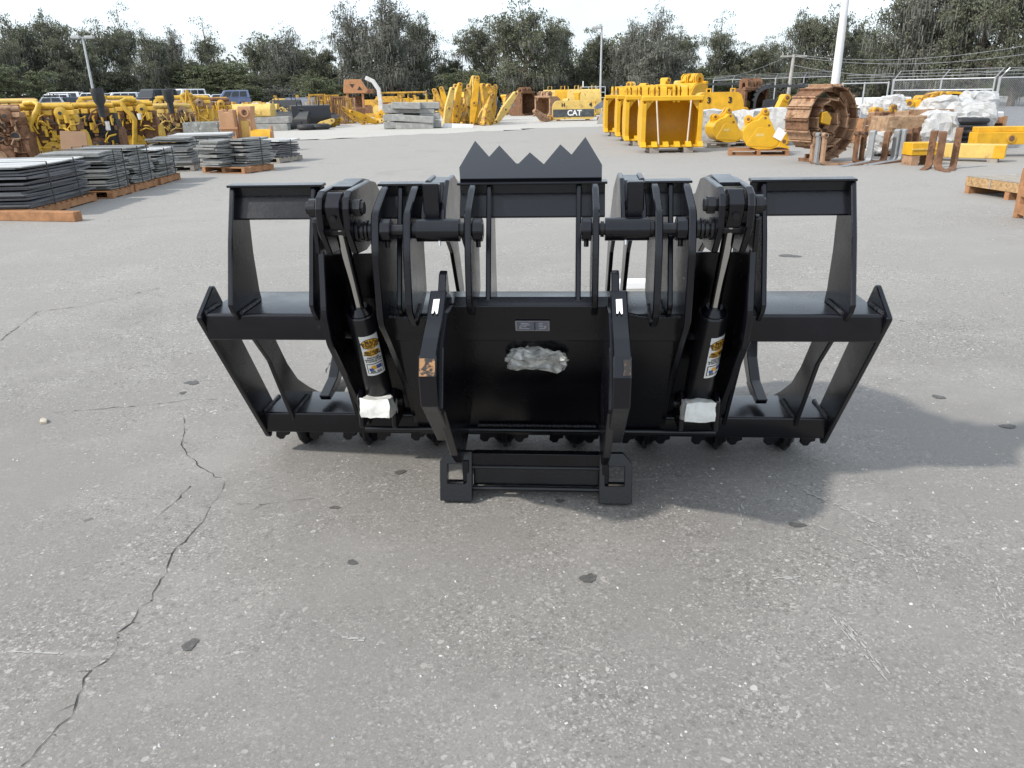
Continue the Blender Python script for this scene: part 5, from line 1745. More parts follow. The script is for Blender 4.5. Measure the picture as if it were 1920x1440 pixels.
# ------------------------------------------------------------ counterweights and parts behind the buckets
c = gpt(1076, 227)
counterweight((c.x, c.y + .6, 0), R(-2), 2.45, 1.1, 1.12, 'yellow counterweight with a dark band lettered CAT', [('CAT', .42, .05, .44, LABELW), ('4', .32, .98, .88, LABELK), ('H', .28, -.6, .88, LABELK)], (.44, .42), YELF)
for i, (du, Y, L_, ln) in enumerate(((-62, 47.5, 1.0, 62), (-50, 46.6, .9, -66), (50, 46.5, .9, 70), (-30, 52, 1.4, 30), (8, 53, 1.5, -20), (36, 54, 1.4, 40))):
    loader_arm((gx(1076 + du, Y), Y, 0), R(17 * i), L_, R(ln), (YELW, RUSTL, RUST, YELF, YEL, YELW)[i], 'worn link arm lying around the lettered counterweight', 'link arms around the lettered counterweight', .3, .2)
q = at(1342, 196, 27.5)
counterweight((gx(1345, 27.5, 1.2), 27.5, 0), R(-4), 1.6, .9, 1.52, 'yellow counterweight marked with two threes behind the digging buckets', [('3', .26, -.36, 1.26, LABELK), ('3', .26, .33, 1.26, LABELK)], None, YEL)
MB()
for i, (u, Y, L_, H_, D_, rz, m_, lab) in enumerate(((1300, 33.0, 1.2, 1.0, .8, 120, YEL, 'yellow bucket tipped on end behind the big buckets'), (1412, 30.0, 1.1, .85, .8, 30, RUST, 'brown rusty bucket behind the digging buckets'),
                                                    (990, 60.0, 2.0, 1.6, 1.4, 60, RUST, 'brown rusty bucket with yellow linkage far ahead'), (1018, 57.0, 1.5, 1.3, 1.1, -50, RUSTL, 'tan rusty bucket beside the far brown bucket'))):
    z = {1300: .85, 1412: .75}.get(u, 0.0)
    o = big_bucket((gx(u, Y), Y, z), R(rz), L_, H_, D_, lab, m_, 5, None, True, False, m_)
    if z:
        p_ = pallet((gx(u, Y), Y + .4, 0), R(rz), 1.2, 1.2, WOODG, 'weathered crate base under the ' + lab.split(' behind')[0], None, z - .06)
for i, (u, v, Y, L_, lean, rz, m_) in enumerate(((1300, 186, 31, 1.2, 60, 10, YEL), (1395, 182, 29, 1.1, 66, 190, YEL), (1420, 170, 31, 1.3, 70, 185, YELF), (1440, 210, 25, 1.1, 12, 10, YEL), (1470, 200, 24, 1.3, 20, 0, YEL))):
    q = at(u, v + 20, Y)
    loader_arm((q.x, q.y, 0.0 if i > 2 else max(0, q.z - .2)), R(rz), L_ + .3 * (i > 2), R(lean), m_, 'yellow link arm among the stacked parts behind the digging buckets', 'link arms behind the digging buckets', .25, .15)
# dark rubber track loops
for i, (u, Y, W_, H_) in enumerate(((1345, 36, 3.0, 1.9), (1465, 30.0, 2.3, 1.75))):
    t = thing('rubber_track', ('black rubber crawler track standing behind the brown bucket', 'grey-black rubber crawler track loop behind the track roll')[i], 'rubber track', (gx(u, Y), Y, 0), R(-4))
    pts = []
    for k in range(28):
        a = 2 * math.pi * k / 28
        ca, sa = math.cos(a), math.sin(a)
        pts.append((W_ / 2 * math.copysign(abs(ca) ** .45, ca), H_ / 2 + H_ / 2 * math.copysign(abs(sa) ** .6, sa) * .96))
    mb = MB()
    for (x, z) in pts:
        cx_, cz_ = x * .93, H_ / 2 + (z - H_ / 2) * .90
        mb.v += [(x, -.3, z), (x, .3, z), (cx_, -.3, cz_), (cx_, .3, cz_)]
    for k in range(28):
        a, b = 4 * k, 4 * ((k + 1) % 28)
        mb.f += [(a, b, b + 1, a + 1), (a + 2, a + 3, b + 3, b + 2), (a, a + 2, b + 2, b), (a + 1, b + 1, b + 3, a + 3)]
    mb.build('belt', mat('track_rubber', (.045, .048, .052), .8, var=.3, scale=6), t)
    for k in range(28):
        x, z = pts[k]
        q = MB().box((0, 0, 0), (.10, .56, .07)).build('lug', mat('track_rubber', (.045, .048, .052)), t)
        q.location = (x * 1.012, 0, H_ / 2 + (z - H_ / 2) * 1.02)
        q.rotation_euler = (0, math.atan2(-(z - H_ / 2) / H_, x / W_) + math.pi / 2, 0)
    MB().box((0, -.05, H_ * .45), (W_ * .7, .3, H_ * .5)).build('roller_frame', DARK, t, bevel=.04)
# white wrapped bundles behind the digging buckets
for i, (u, Y, z, d) in enumerate(((1335, 25.6, .0, (1.0, .8, .95)), (1378, 25.8, 0, (1.2, .8, .70)), (1412, 25.4, .0, (1.0, .8, .95)), (1352, 26.5, .0, (1.2, .9, .85)), (1450, 24.5, 0, (.9, .8, 1.0)))):
    bag((gx(u, Y), Y, z), R(i * 17), d, 'white wrapped bundle standing behind the digging buckets', 60 + i, 'white bundles behind the digging buckets', amp=.05, rnd_=.12)
# linkages on top of the big buckets' far side
for i, u in enumerate((1165, 1185, 1208, 1232, 1258, 1282)):
    Y = 34.5
    loader_arm((gx(u, Y), Y, 0), R(rr.uniform(-30, 30)), rr.uniform(1.75, 2.05), R(rr.uniform(-14, 14)), (YEL, YELF, YEL)[i % 3], 'yellow boom arm standing behind the big bucket row', 'booms behind the bucket row', .35, .12)
c = gpt(1128, 205)
t = thing('dozer_blade', 'dark slanted dozer blade resting behind the far bucket', 'blade', (gx(1142, 42), 42, 0), R(-20))
t.scale = (.75, .75, .9)
MB().prism([(-1.1, .9), (.8, 2.1), (.95, 2.0), (.95, 1.2), (-.9, .8)], -.08, .08, 'y').build('blade', mat('blue_grey', (.10, .115, .15)), t, bevel=.01)
MB().prism([(-.9, 0), (.9, 0), (.7, 1.2), (-.5, .85)], .05, .6, 'y').build('stand', CONC, t, bevel=.02)
for i, (u, Y) in enumerate(((1046, 62), (1070, 60), (1095, 58))):
    hood((gx(u, Y), Y, 0), R(5 * i), (2.2, 1.2, 1.75), (YELF, YEL, YELF)[i], 'yellow rounded hood behind the lettered counterweight', 80 + i, 'hoods behind the counterweight')

# ------------------------------------------------------------ poles, wires, fence
def light_pole(u, vtop, Y, r_, label, heads, base_u, lift=0.0):
    tp = at(u, vtop, Y)
    x = gx(base_u, Y, 2.0)
    t = thing('light_pole', label, 'light pole', (x, Y, lift), 0)
    h = tp.z - lift
    MB().tube([(0, 0, 0), (0, 0, .5), (0, 0, h)], [r_, r_ * .95, r_ * .62], 14).build('pole', GALV, t, smooth=True)
    MB().cyl((0, 0, 0), (0, 0, .12), r_ * 1.9, 14).build('base', CONC, t)
    for hx in heads:
        MB().box((hx / 2, 0, h - .05), (abs(hx), .08, .08)).build('arm', GALV, t)
        MB().box((hx, 0, h + .02), (1.0, .55, .26)).build('lamp_head', mat('lamp_grey', (.42, .42, .42), .5), t, bevel=.04)
        MB().box((hx, 0, h - .13), (.8, .4, .05)).build('lamp_lens', mat('lens', (.6, .6, .58), .2), t)
    return t


light_pole(157, 70, 92, .17, 'tall grey light pole with two lamp heads above the parked cars', (-.75, .75), 177, 0.54)
light_pole(1123, 52, 92, .15, 'tall pale light pole with a single lamp head before the oaks', (-.6,), 1126)
t = light_pole(1592, -150, 27.0, .155, 'thick white light pole rising beside the chain-link fence', (-.7, .7), 1568)
for ch in t.children:
    if ch.name.startswith('pole'):
        ch.data.materials[0] = mat('pole_white', (.66, .66, .66), .5, var=.08)
p = at(1487, 102, 60)
t = thing('utility_pole', 'leaning grey utility pole with a crossarm beyond the fence', 'utility pole', (gx(1478, 60, 1.5), 60, 0), 0)
MB().tube([(0, 0, 0), (.16, 0, p.z)], [.15, .11], 10).build('pole', mat('pole_wood', (.36, .34, .31), .8, var=.2), t, smooth=True)
MB().box((.16, 0, p.z - .12), (1.9, .1, .12)).build('crossarm', mat('pole_wood', (.36, .34, .31)), t)
for x in (-.8, -.45, .75):
    MB().cyl((.16 + x, 0, p.z - .06), (.16 + x, 0, p.z + .14), .05, 8).build('insulator', CONC, t)
WIRE = mat('wire', (.25, .26, .28), .5)
for i, (u0, v0, Y0, u1, v1, Y1) in enumerate(((1490, 102, 60, 2100, 48, 44), (1480, 104, 60, 2100, 70, 44), (1487, 122, 60, 2100, 100, 40), (1480, 104, 60, 1280, 140, 95))):
    a, b = at(u0, v0, Y0), at(u1, v1, Y1)
    path = []
    for k in range(15):
        q = a.lerp(b, k / 14)
        q.z -= .9 * (1 - (2 * k / 14 - 1) ** 2)
        path.append(q)
    tag(MB().tube(path, .013, 5).build('overhead_wire', WIRE), 'thin overhead wire sagging from the utility pole', 'wire', 'overhead wires')


def fence(pts, h, label, every=2.8, barbed=True, mesh_=True, rails=(1.0,), arms=True, group=None):
    t = thing('chain_link_fence', label, 'fence', (pts[0][0], pts[0][1], 0), 0, group)
    O = Vector((pts[0][0], pts[0][1], 0))
    P = [Vector((x, y, 0)) - O for x, y in pts]
    for i in range(len(P) - 1):
        a, b = P[i], P[i + 1]
        L_ = (b - a).length
        n = max(1, round(L_ / every))
        dirv = (b - a).normalized()
        nrm = Vector((dirv.y, -dirv.x, 0))
        for k in range(n + (i == len(P) - 2)):
            q = a + dirv * (L_ * k / n)
            MB().cyl(q, q + Vector((0, 0, h + .05)), .034 if k else .05, 8).build('post', GALV, t, smooth=True)
            if arms:
                MB().cyl(q + Vector((0, 0, h)), q + Vector((0, 0, h + .34)) + nrm * -.0 + dirv * .26, .022, 6).build('barb_arm', GALV, t, smooth=True)
        for f_ in rails:
            MB().cyl(a + Vector((0, 0, h * f_)), b + Vector((0, 0, h * f_)), .026, 8).build('rail', GALV, t, smooth=True)
        if barbed:
            for k in range(3):
                z = h + .12 + .11 * k
                off = dirv * .09 * (k + 1)
                MB().cyl(a + Vector((0, 0, z)) + off, b + Vector((0, 0, z)) + off, .007, 4).build('barbed_wire', GALV, t)
        if mesh_:
            mb = MB()
            sp = .07
            r_ = .0026
            m_ = int((L_ + h) / sp)
            for sgn in (1, -1):
                for k in range(m_):
                    s0 = k * sp - (h if sgn > 0 else 0)
                    t0, t1 = 0.0, h
                    x0, x1 = s0, s0 + sgn * h
                    # clip to the panel
                    if sgn > 0:
                        lo = max(0.0, -s0)
                        hi = min(h, L_ - s0)
                    else:
                        lo = max(0.0, s0 - L_)
                        hi = min(h, s0)
                    if hi - lo < .05:
                        continue
                    q0 = a + dirv * (s0 + sgn * lo) + Vector((0, 0, lo + .02))
                    q1 = a + dirv * (s0 + sgn * hi) + Vector((0, 0, hi))
                    mb.tube([q0, q1], r_, 3, cap=False)
            o = mb.build('chain_link_mesh', GALV, t)
            o['kind'] = 'stuff'
    return t


# near run on the right: corner post at (1862,238), gate to its left
G0 = at(1664, 232, 34.0)
G1 = at(1785, 232, 33.0)
G2 = at(1858, 235, 30.5)
Hf = 1.82
fence([(G2.x, G2.y), (G2.x + 9, G2.y - 3.8)], Hf, 'galvanised chain-link fence with barbed wire along the road', 3.0, True, True, (1.0,))
fence([(G0.x, G0.y), (G2.x - .15, G2.y + .05)], Hf, 'galvanised sliding gate of chain-link with a middle rail', 2.2, True, True, (1.0, .78), True)
fence([(gx(1573, 37), 37), (G0.x - .2, G0.y)], Hf * .95, 'open galvanised gate panel beside the white light pole', 1.5, True, False, (1.0, .12), False)
fence([(gx(1335, 74), 74), (gx(1450, 66), 66), (gx(1560, 60), 60)], 2.3, 'distant galvanised fence with barbed arms behind the stacked parts', 3.0, True, False, (1.0,), True)
# railing round a pit and its white notice
p0, p1 = at(1088, 170, 88), at(1135, 168, 88)
t = thing('railing', 'galvanised pipe railing beside the single-lamp light pole', 'railing', (p0.x, 88, 0), 0)
w_ = p1.x - p0.x
for k in range(4):
    MB().cyl((w_ * k / 3, 0, 0), (w_ * k / 3, 0, 2.0), .05, 8).build('post', GALV, t, smooth=True)
for z in (.9, 1.45, 2.0):
    MB().cyl((0, 0, z), (w_, 0, z), .045, 8).build('rail', GALV, t, smooth=True)
MB().box((w_ * .68, -.06, 1.2), (.55, .03, .7)).build('notice', WHITE, t)
MB().cyl((.3, 0, 2.0), (.3, 0, 2.6), .06, 8).build('lamp_post', WHITE, t)
# low guard rail far behind on the left
t = thing('guard_rail', 'long pale guard rail along the far edge of the yard', 'guard rail', (gx(455, 84), 84, 0), 0)
L_ = gx(650, 84) - gx(455, 84)
MB().prism([(0, .75), (.06, .8), (.02, .92), (.06, 1.04), (0, 1.1), (-.03, 1.04), (-.07, .92), (-.03, .8)], 0, L_, 'x').build('rail', GALV, t)
for k in range(7):
    MB().box((L_ * k / 6, .1, .5), (.15, .15, 1.0)).build('post', WOODG, t)
# white trailer and low wall seen past the gate
t = thing('trailer', 'long white box trailer parked beyond the gate', 'trailer', (gx(1652, 50), 50, 0), R(-4))
t.scale = (.55, .8, .55)
MB().box((0, 0, 1.15), (5.4, 1.6, 1.1)).build('box', WHITE, t, bevel=.04)
MB().box((0, 0, .5), (5.2, 1.2, .14)).build('chassis', DARK, t)
for x in (1.2, 2.0):
    MB().cyl((x, -.85, .38), (x, -.6, .38), .38, 16).build('wheel', RUBBER, t, smooth=True)

# ------------------------------------------------------------ raised car park with cars
bank = MB()
bank.v = [(-110, 74, .012), (-16, 74, .012), (-20, 80, .55), (-110, 80, .55), (-20, 109, .55), (-110, 109, .55), (-16, 115, .012), (-110, 115, .012)]
bank.f = [(0, 1, 2, 3), (3, 2, 4, 5), (5, 4, 6, 7), (1, 6, 4, 2)]
struct(bank.build('car_park', ROADM))


def paint(name, c):
    return mat('paint_' + name, c, .25, .5, var=.05, coat=.6)


def car(u, Y, rz, kind, colr, label, z=.55):
    L_, W_, H_, hood_, cab0, cab1 = {'suv': (4.8, 1.95, 1.80, 1.05, -.25, .98), 'pickup': (5.6, 2.0, 1.85, 1.10, -.18, .42), 'sedan': (4.7, 1.82, 1.45, .92, -.30, .70), 'van': (5.4, 2.0, 2.05, 1.15, -.55, .98)}[kind]
    t = thing('parked_car', label, 'car', (gx(u, Y, 2.0), Y, z), R(rz))
    hl = L_ / 2
    g0 = .28
    m_ = colr
    prof = [(-hl, g0 + .1), (-hl + .05, hood_ * .8), (-hl + .5, hood_ * .92), (cab0 * hl - .1, hood_), (hl - .1, hood_), (hl, hood_ * .85), (hl, g0 + .1), (hl - .2, g0), (-hl + .2, g0)]
    MB().prism(round_poly(prof, .10, 2), -W_ / 2, W_ / 2, 'y').build('body', m_, t, smooth=True)
    c0, c1 = cab0 * hl - .25, cab1 * hl
    a0, a1 = c0 + (H_ - hood_) * .8, c1 - (.35 if kind == 'sedan' else .12)
    wt = W_ / 2 - .20
    wb = W_ / 2 - .04
    mb = MB()
    mb.v = [(c0, -wb, hood_ - .01), (c1, -wb, hood_ - .01), (c1, wb, hood_ - .01), (c0, wb, hood_ - .01), (a0, -wt, H_), (a1, -wt, H_), (a1, wt, H_), (a0, wt, H_)]
    mb.f = [(0, 1, 5, 4), (1, 2, 6, 5), (2, 3, 7, 6), (3, 0, 4, 7), (4, 5, 6, 7), (3, 2, 1, 0)]
    mb.build('cabin', m_, t, bevel=.05)
    V = [Vector(q) for q in mb.v]

    def pane(a, b, c, d, name, k0=.06, k1=.94, h0=.14, h1=.86):
        """glass lying 8 mm proud of a cabin face a-b (bottom) d-c (top)"""
        n = (b - a).cross(d - a).normalized() * .012
        P_ = lambda s, h_: (a.lerp(b, s)).lerp(d.lerp(c, s), h_) + n
        MB().add([P_(k0, h0), P_(k1, h0), P_(k1, h1), P_(k0, h1)], [(0, 1, 2, 3)]).build(name, GLASSD, t)
    nwin = 3 if kind in ('suv', 'van') else 2
    for k in range(nwin):
        k0, k1 = .10 + .84 * k / nwin, .10 + .84 * (k + 1) / nwin - .03
        pane(V[0], V[1], V[5], V[4], 'side_window', k0, k1)
        pane(V[2], V[3], V[7], V[6], 'side_window', 1 - k1, 1 - k0)
    pane(V[3], V[0], V[4], V[7], 'windscreen')
    pane(V[1], V[2], V[6], V[5], 'rear_window')
    if kind == 'pickup':
        MB().box(((c1 + hl) / 2, 0, hood_ + .005), (hl - c1 - .2, W_ - .3, .02)).build('bed', DARK, t)
    for x in (-hl * .62, hl * .62):
        for s in (-1, 1):
            wh = MB().cyl((x, s * (W_ / 2 - .2), .34), (x, s * (W_ / 2 + .02), .34), .34, 16).build('wheel', RUBBER, t, smooth=True)
            MB().cyl((x, s * (W_ / 2 + .021), .34), (x, s * (W_ / 2 + .03), .34), .2, 12).build('rim', GALV, wh)
    for s in (-1, 1):
        MB().box((-hl - .005, s * W_ * .36, hood_ * .72), (.04, .32, .16)).build('headlight', mat('lamp_glass', (.7, .72, .75), .15), t)
        MB().box((hl + .002, s * W_ * .42, hood_ * .75), (.04, .2, .26)).build('tail_light', mat('tail_red', (.35, .02, .02), .3), t)
    MB().box((-hl - .01, 0, g0 + .2), (.08, W_ * .96, .16)).build('bumper', DARK, t, bevel=.02)
    return t


Wt = paint('white', (.78, .78, .78))
Sv = paint('silver', (.42, .43, .45))
Db = paint('dark_blue', (.045, .06, .10))
Bg = paint('blue_grey', (.17, .20, .28))
Bk = paint('black', (.02, .02, .025))
Tn = paint('tan', (.40, .37, .32))
for a in ((18, 92, 100, 'van', Wt, 'white van parked by the tree trunk at the end of the car park'), (52, 90, 12, 'pickup', Wt, 'white pickup with a long bed parked among the cars'), (90, 94, 20, 'suv', Wt, 'white estate car with dark windows parked near the dark saloon'),
          (92, 86, 12, 'sedan', Sv, 'pale silver saloon parked before the white estate car'), (122, 87, 15, 'sedan', Db, 'dark blue saloon parked behind the yellow engines'), (112, 99, 8, 'van', Wt, 'white box van parked in the second car row'),
          (160, 90, 14, 'pickup', Wt, 'white pickup parked beside the two-lamp light pole'), (186, 93, 60, 'suv', Sv, 'silver off-roader parked behind the light pole'), (213, 87, 35, 'suv', Wt, 'white off-roader parked behind the looping pipe engine'),
          (272, 88, 70, 'suv', Bg, 'blue-grey off-roader with its back to the yard'), (290, 86, 75, 'van', Bk, 'black van parked beside the blue-grey off-roader'), (318, 94, 80, 'pickup', Tn, 'tan pickup parked between the vans'),
          (345, 90, 70, 'van', Wt, 'white van parked at the edge of the tree line'), (368, 84, 20, 'sedan', Wt, 'white saloon parked above the dented scoop'), (408, 90, 15, 'sedan', Sv, 'silver saloon parked beside the blue off-roader'),
          (425, 88, 18, 'suv', mat('paint_steel_blue', (.12, .16, .28), .25, coat=.6), 'steel blue off-roader at the end of the car row')):
    car(a[0], a[1], a[2] if a[2] < 50 else a[2], a[3], a[4], a[5])

# ------------------------------------------------------------ trees
def leaf_mat(name, c, c2):
    m = bpy.data.materials.new(name)
    m.use_nodes = True
    t = m.node_tree
    b = t.nodes['Principled BSDF']
    b.inputs['Roughness'].default_value = .65
    b.inputs['Specular IOR Level'].default_value = .25
    g_ = t.nodes.new('ShaderNodeNewGeometry')
    mx_ = t.nodes.new('ShaderNodeMix')
    mx_.data_type = 'RGBA'
    mx_.inputs[6].default_value = (*c, 1)
    mx_.inputs[7].default_value = (*c2, 1)
    oi = t.nodes.new('ShaderNodeObjectInfo')
    nz_ = t.nodes.new('ShaderNodeTexNoise')
    nz_.inputs['Scale'].default_value = .35
    nz_.inputs['Detail'].default_value = 2
    t.links.new(g_.outputs['Position'], nz_.inputs['Vector'])
    ad = t.nodes.new('ShaderNodeMath')
    ad.operation = 'MULTIPLY'
    t.links.new(g_.outputs['Random Per Island'], ad.inputs[0])
    ad2 = t.nodes.new('ShaderNodeMath')
    ad2.operation = 'MULTIPLY_ADD'
    t.links.new(nz_.outputs['Fac'], ad2.inputs[0])
    ad2.inputs[1].default_value = 1.6
    ad2.inputs[2].default_value = -.25
    t.links.new(ad2.outputs[0], ad.inputs[1])
    t.links.new(ad.outputs[0], mx_.inputs[0])
    t.links.new(mx_.outputs[2], b.inputs['Base Color'])
    tr = t.nodes.new('ShaderNodeBsdfTranslucent')
    t.links.new(mx_.outputs[2], tr.inputs['Color'])
    ms = t.nodes.new('ShaderNodeMixShader')
    ms.inputs[0].default_value = .22
    o_ = t.nodes['Material Output']
    t.links.new(b.outputs[0], ms.inputs[1])
    t.links.new(tr.outputs[0], ms.inputs[2])
    t.links.new(ms.outputs[0], o_.inputs['Surface'])
    return m


LEAF = [leaf_mat('oak_leaves', (.105, .113, .078), (.225, .236, .152)), leaf_mat('grey_oak_leaves', (.12, .122, .10), (.24, .24, .195)), leaf_mat('bright_leaves', (.105, .122, .068), (.235, .255, .14))]
MOSS = leaf_mat('spanish_moss', (.13, .135, .115), (.25, .255, .225))
BARK = mat('bark', (.11, .09, .075), .9, .2, var=.4, scale=3, bump=.6, bscale=12)


def cards(centres, sizes, rng_, droop=None):
    """many small leaf faces as one mesh: numpy arrays"""
    n = len(centres)
    a = rng_.normal(size=(n, 3))
    a /= np.linalg.norm(a, axis=1)[:, None]
    b = rng_.normal(size=(n, 3))
    b -= (a * b).sum(1)[:, None] * a
    b /= np.linalg.norm(b, axis=1)[:, None]
    if droop is not None:
        b = np.tile(np.array([0, 0, 1.0]), (n, 1)) + rng_.normal(size=(n, 3)) * .10
        a[:, 2] = 0
        a /= np.linalg.norm(a, axis=1)[:, None] + 1e-6
        A = a * (sizes * droop[0])[:, None]
        B = b * (sizes * droop[1])[:, None]
        v = np.stack([centres - A, centres + A * .6, centres + A * .2 - B, centres - A * .3 - B * .8], 1)
    else:
        A = a * sizes[:, None]
        B = b * (sizes * .62)[:, None]
        v = np.stack([centres - A, centres - B * .9, centres + A, centres + B * .9], 1)
    return v.reshape(-1, 3)


def np_mesh(name, v, m):
    n = len(v) // 4
    me = bpy.data.meshes.new(name)
    me.vertices.add(4 * n)
    me.vertices.foreach_set('co', v.astype(np.float32).ravel())
    me.loops.add(4 * n)
    me.loops.foreach_set('vertex_index', np.arange(4 * n, dtype=np.int32))
    me.polygons.add(n)
    me.polygons.foreach_set('loop_start', np.arange(0, 4 * n, 4, dtype=np.int32))
    me.polygons.foreach_set('loop_total', np.full(n, 4, dtype=np.int32))
    me.materials.append(m)
    me.update(calc_edges=True)
    return me


def make_tree(seed, H_, spread, base, nlimb, leaf, moss, dens=1.0, name='oak_tree', shape='oak'):
    """trunk and limbs grown outwards; leaf clumps along the outer limbs; returns three meshes"""
    rg = np.random.default_rng(seed)
    rr_ = random.Random(seed)
    mb = MB()
    tips = []
    tr_ = .028 * H_
    trunk = [Vector((0, 0, 0))]
    for k in range(1, 6):
        trunk.append(Vector((rr_.uniform(-.05, .05) * H_ * .3, rr_.uniform(-.05, .05) * H_ * .3, H_ * .72 * k / 5)))
    mb.tube(trunk, [tr_ * (1.35 if i == 0 else 1 - .14 * i) for i in range(6)], 7)
    for i in range(nlimb):
        f_ = base + (1 - base) * (i + .5) / nlimb
        z0 = H_ * .72 * f_ * .95
        idx = min(4, int(f_ * 5 * .95))
        st = trunk[idx].lerp(trunk[idx + 1], .4)
        st.z = z0
        az = i * 2.4 + rr_.uniform(-.5, .5)
        if shape == 'oak':
            ln = spread * (.55 + .6 * math.sin(math.pi * (.15 + .75 * f_))) * rr_.uniform(.65, 1.1)
            rise = rr_.uniform(.12, .45) + .55 * f_
        else:
            ln = spread * (1.1 - .6 * f_) * rr_.uniform(.6, 1.1)
            rise = rr_.uniform(.3, .8)
        d = Vector((math.cos(az), math.sin(az), rise)).normalized()
        p = st.copy()
        path = [p.copy()]
        for k in range(5):
            d = (d + Vector((rr_.uniform(-.3, .3), rr_.uniform(-.3, .3), rr_.uniform(-.12, .22)))).normalized()
            p = p + d * ln / 5
            path.append(p.copy())
            if k >= 1:
                tips.append((p.copy(), 1.0 if k < 4 else 1.15))
            if k >= 1:
                for _ in range(2):
                    q = p + Vector((rr_.uniform(-1, 1), rr_.uniform(-1, 1), rr_.uniform(-.3, .9))) * spread * .22
                    tips.append((q, .9))
                    mb.tube([p, p.lerp(q, .5) + Vector((0, 0, .1)), q], [tr_ * .16, tr_ * .1, tr_ * .05], 4, cap=False)
        mb.tube(path, [tr_ * (.5 - .085 * k) for k in range(6)], 5, cap=False)
    for k in range(max(3, nlimb // 3)):
        q = trunk[-1] + Vector((rr_.uniform(-1, 1) * spread * .35, rr_.uniform(-1, 1) * spread * .35, rr_.uniform(.08, .28) * H_))
        tips.append((q, 1.0))
        mb.tube([trunk[-1], trunk[-1].lerp(q, .5), q], [tr_ * .3, tr_ * .2, tr_ * .08], 4, cap=False)
    cs, ss = [], []
    ms_c, ms_s = [], []
    for q, sc_ in tips:
        R_ = (.085 * H_ * sc_) * rr_.uniform(.6, 1.15)
        n = int(95 * dens * rr_.uniform(.5, 1.2))
        # several twig puffs inside each clump make light and dark pockets
        kk = rr_.randint(3, 5)
        for _ in range(kk):
            cc = np.array(q) + rg.normal(size=3) * np.array([R_, R_, R_ * .55]) * .75
            pts = cc + rg.normal(size=(n // kk, 3)) * np.array([R_ * .32, R_ * .32, R_ * .20])
            cs.append(pts)
            ss.append(rg.uniform(.10, .24, size=n // kk) * (H_ / 16) ** .5)
        if moss and rr_.random() < moss:
            mN = rr_.randint(8, 20)
            pts = np.array(q) + rg.normal(size=(mN, 3)) * np.array([R_ * .8, R_ * .8, R_ * .2]) - np.array([0, 0, R_ * .35])
            ms_c.append(pts)
            ms_s.append(rg.uniform(.5, 1.5, size=mN) * (H_ / 16))
    crown = np_mesh('crown', cards(np.concatenate(cs), np.concatenate(ss), rg), leaf)
    mm = np_mesh('hanging_moss', cards(np.concatenate(ms_c), np.concatenate(ms_s), rg, (.085, 1.0)), MOSS) if ms_c else None
    tm = mb.mesh('trunk', BARK, smooth=True)
    return tm, crown, mm, H_


PROTO = {
    'broad': make_tree(11, 16, 6.8, .12, 15, LEAF[0], .55, 1.25),
    'mossy': make_tree(12, 17, 6.0, .16, 14, LEAF[1], .95, .95),
    'dense': make_tree(13, 14, 5.6, .08, 16, LEAF[0], .25, 1.5),
    'sparse': make_tree(14, 17, 4.8, .45, 9, LEAF[0], .3, .8),
    'bright': make_tree(15, 10, 4.6, .06, 14, LEAF[2], .15, 1.3),
    'tall': make_tree(16, 19, 5.2, .22, 15, LEAF[0], .7, 1.0),
    'grey': make_tree(17, 9, 3.6, .08, 13, LEAF[1], .9, .8),
}
ntree = 0


def tree(kind, u, vtop, Y, label, sx=1.0, rz=0, group=None, name='oak_tree', z=0.0):
    global ntree
    tm, cm, mm, H0 = PROTO[kind]
    tp = at(u, vtop, Y)
    H_ = (tp.z - z) * (1.05 if vtop < 90 else 1.0)
    k = H_ / (H0 * 1.02)
    t = thing(name, label, 'tree', (gx(u, Y, 2.0), Y, z), R(rz), group)
    t.scale = (k * sx, k * sx, k)
    link_mesh('trunk', tm, t)
    link_mesh('crown', cm, t)
    if mm:
        link_mesh('hanging_moss', mm, t)['kind'] = 'stuff'
    ntree += 1
    return t


MARK = [(18, 'the white van'), (52, 'the white pickup with the long bed'), (105, 'the white estate car'), (160, 'the two-lamp light pole'), (213, 'the white off-roader'), (275, 'the blue-grey off-roader'), (345, 'the white van at the tree line'),
        (410, 'the silver saloon'), (460, 'the yellow fuel tank'), (560, 'the heap of dark hoods'), (625, 'the radiator guards'), (675, 'the orange cab canopy'), (770, 'the concrete slabs'), (880, 'the yellow boom heap'), (1000, 'the far brown bucket'),
        (1075, 'the lettered counterweight'), (1125, 'the single-lamp light pole'), (1165, 'the far end of the bucket row'), (1235, 'the big yellow bucket'), (1300, 'the tipped yellow bucket'), (1345, 'the counterweight marked with threes'), (1415, 'the brown rusty bucket'),
        (1485, 'the utility pole'), (1565, 'the white light pole'), (1640, 'the open gate panel'), (1720, 'the sliding gate'), (1800, 'the white bag pile'), (1870, 'the fence corner post'), (1930, 'the chain-link fence along the road')]


def near(u):
    return min(MARK, key=lambda q: abs(q[0] - u))[1]


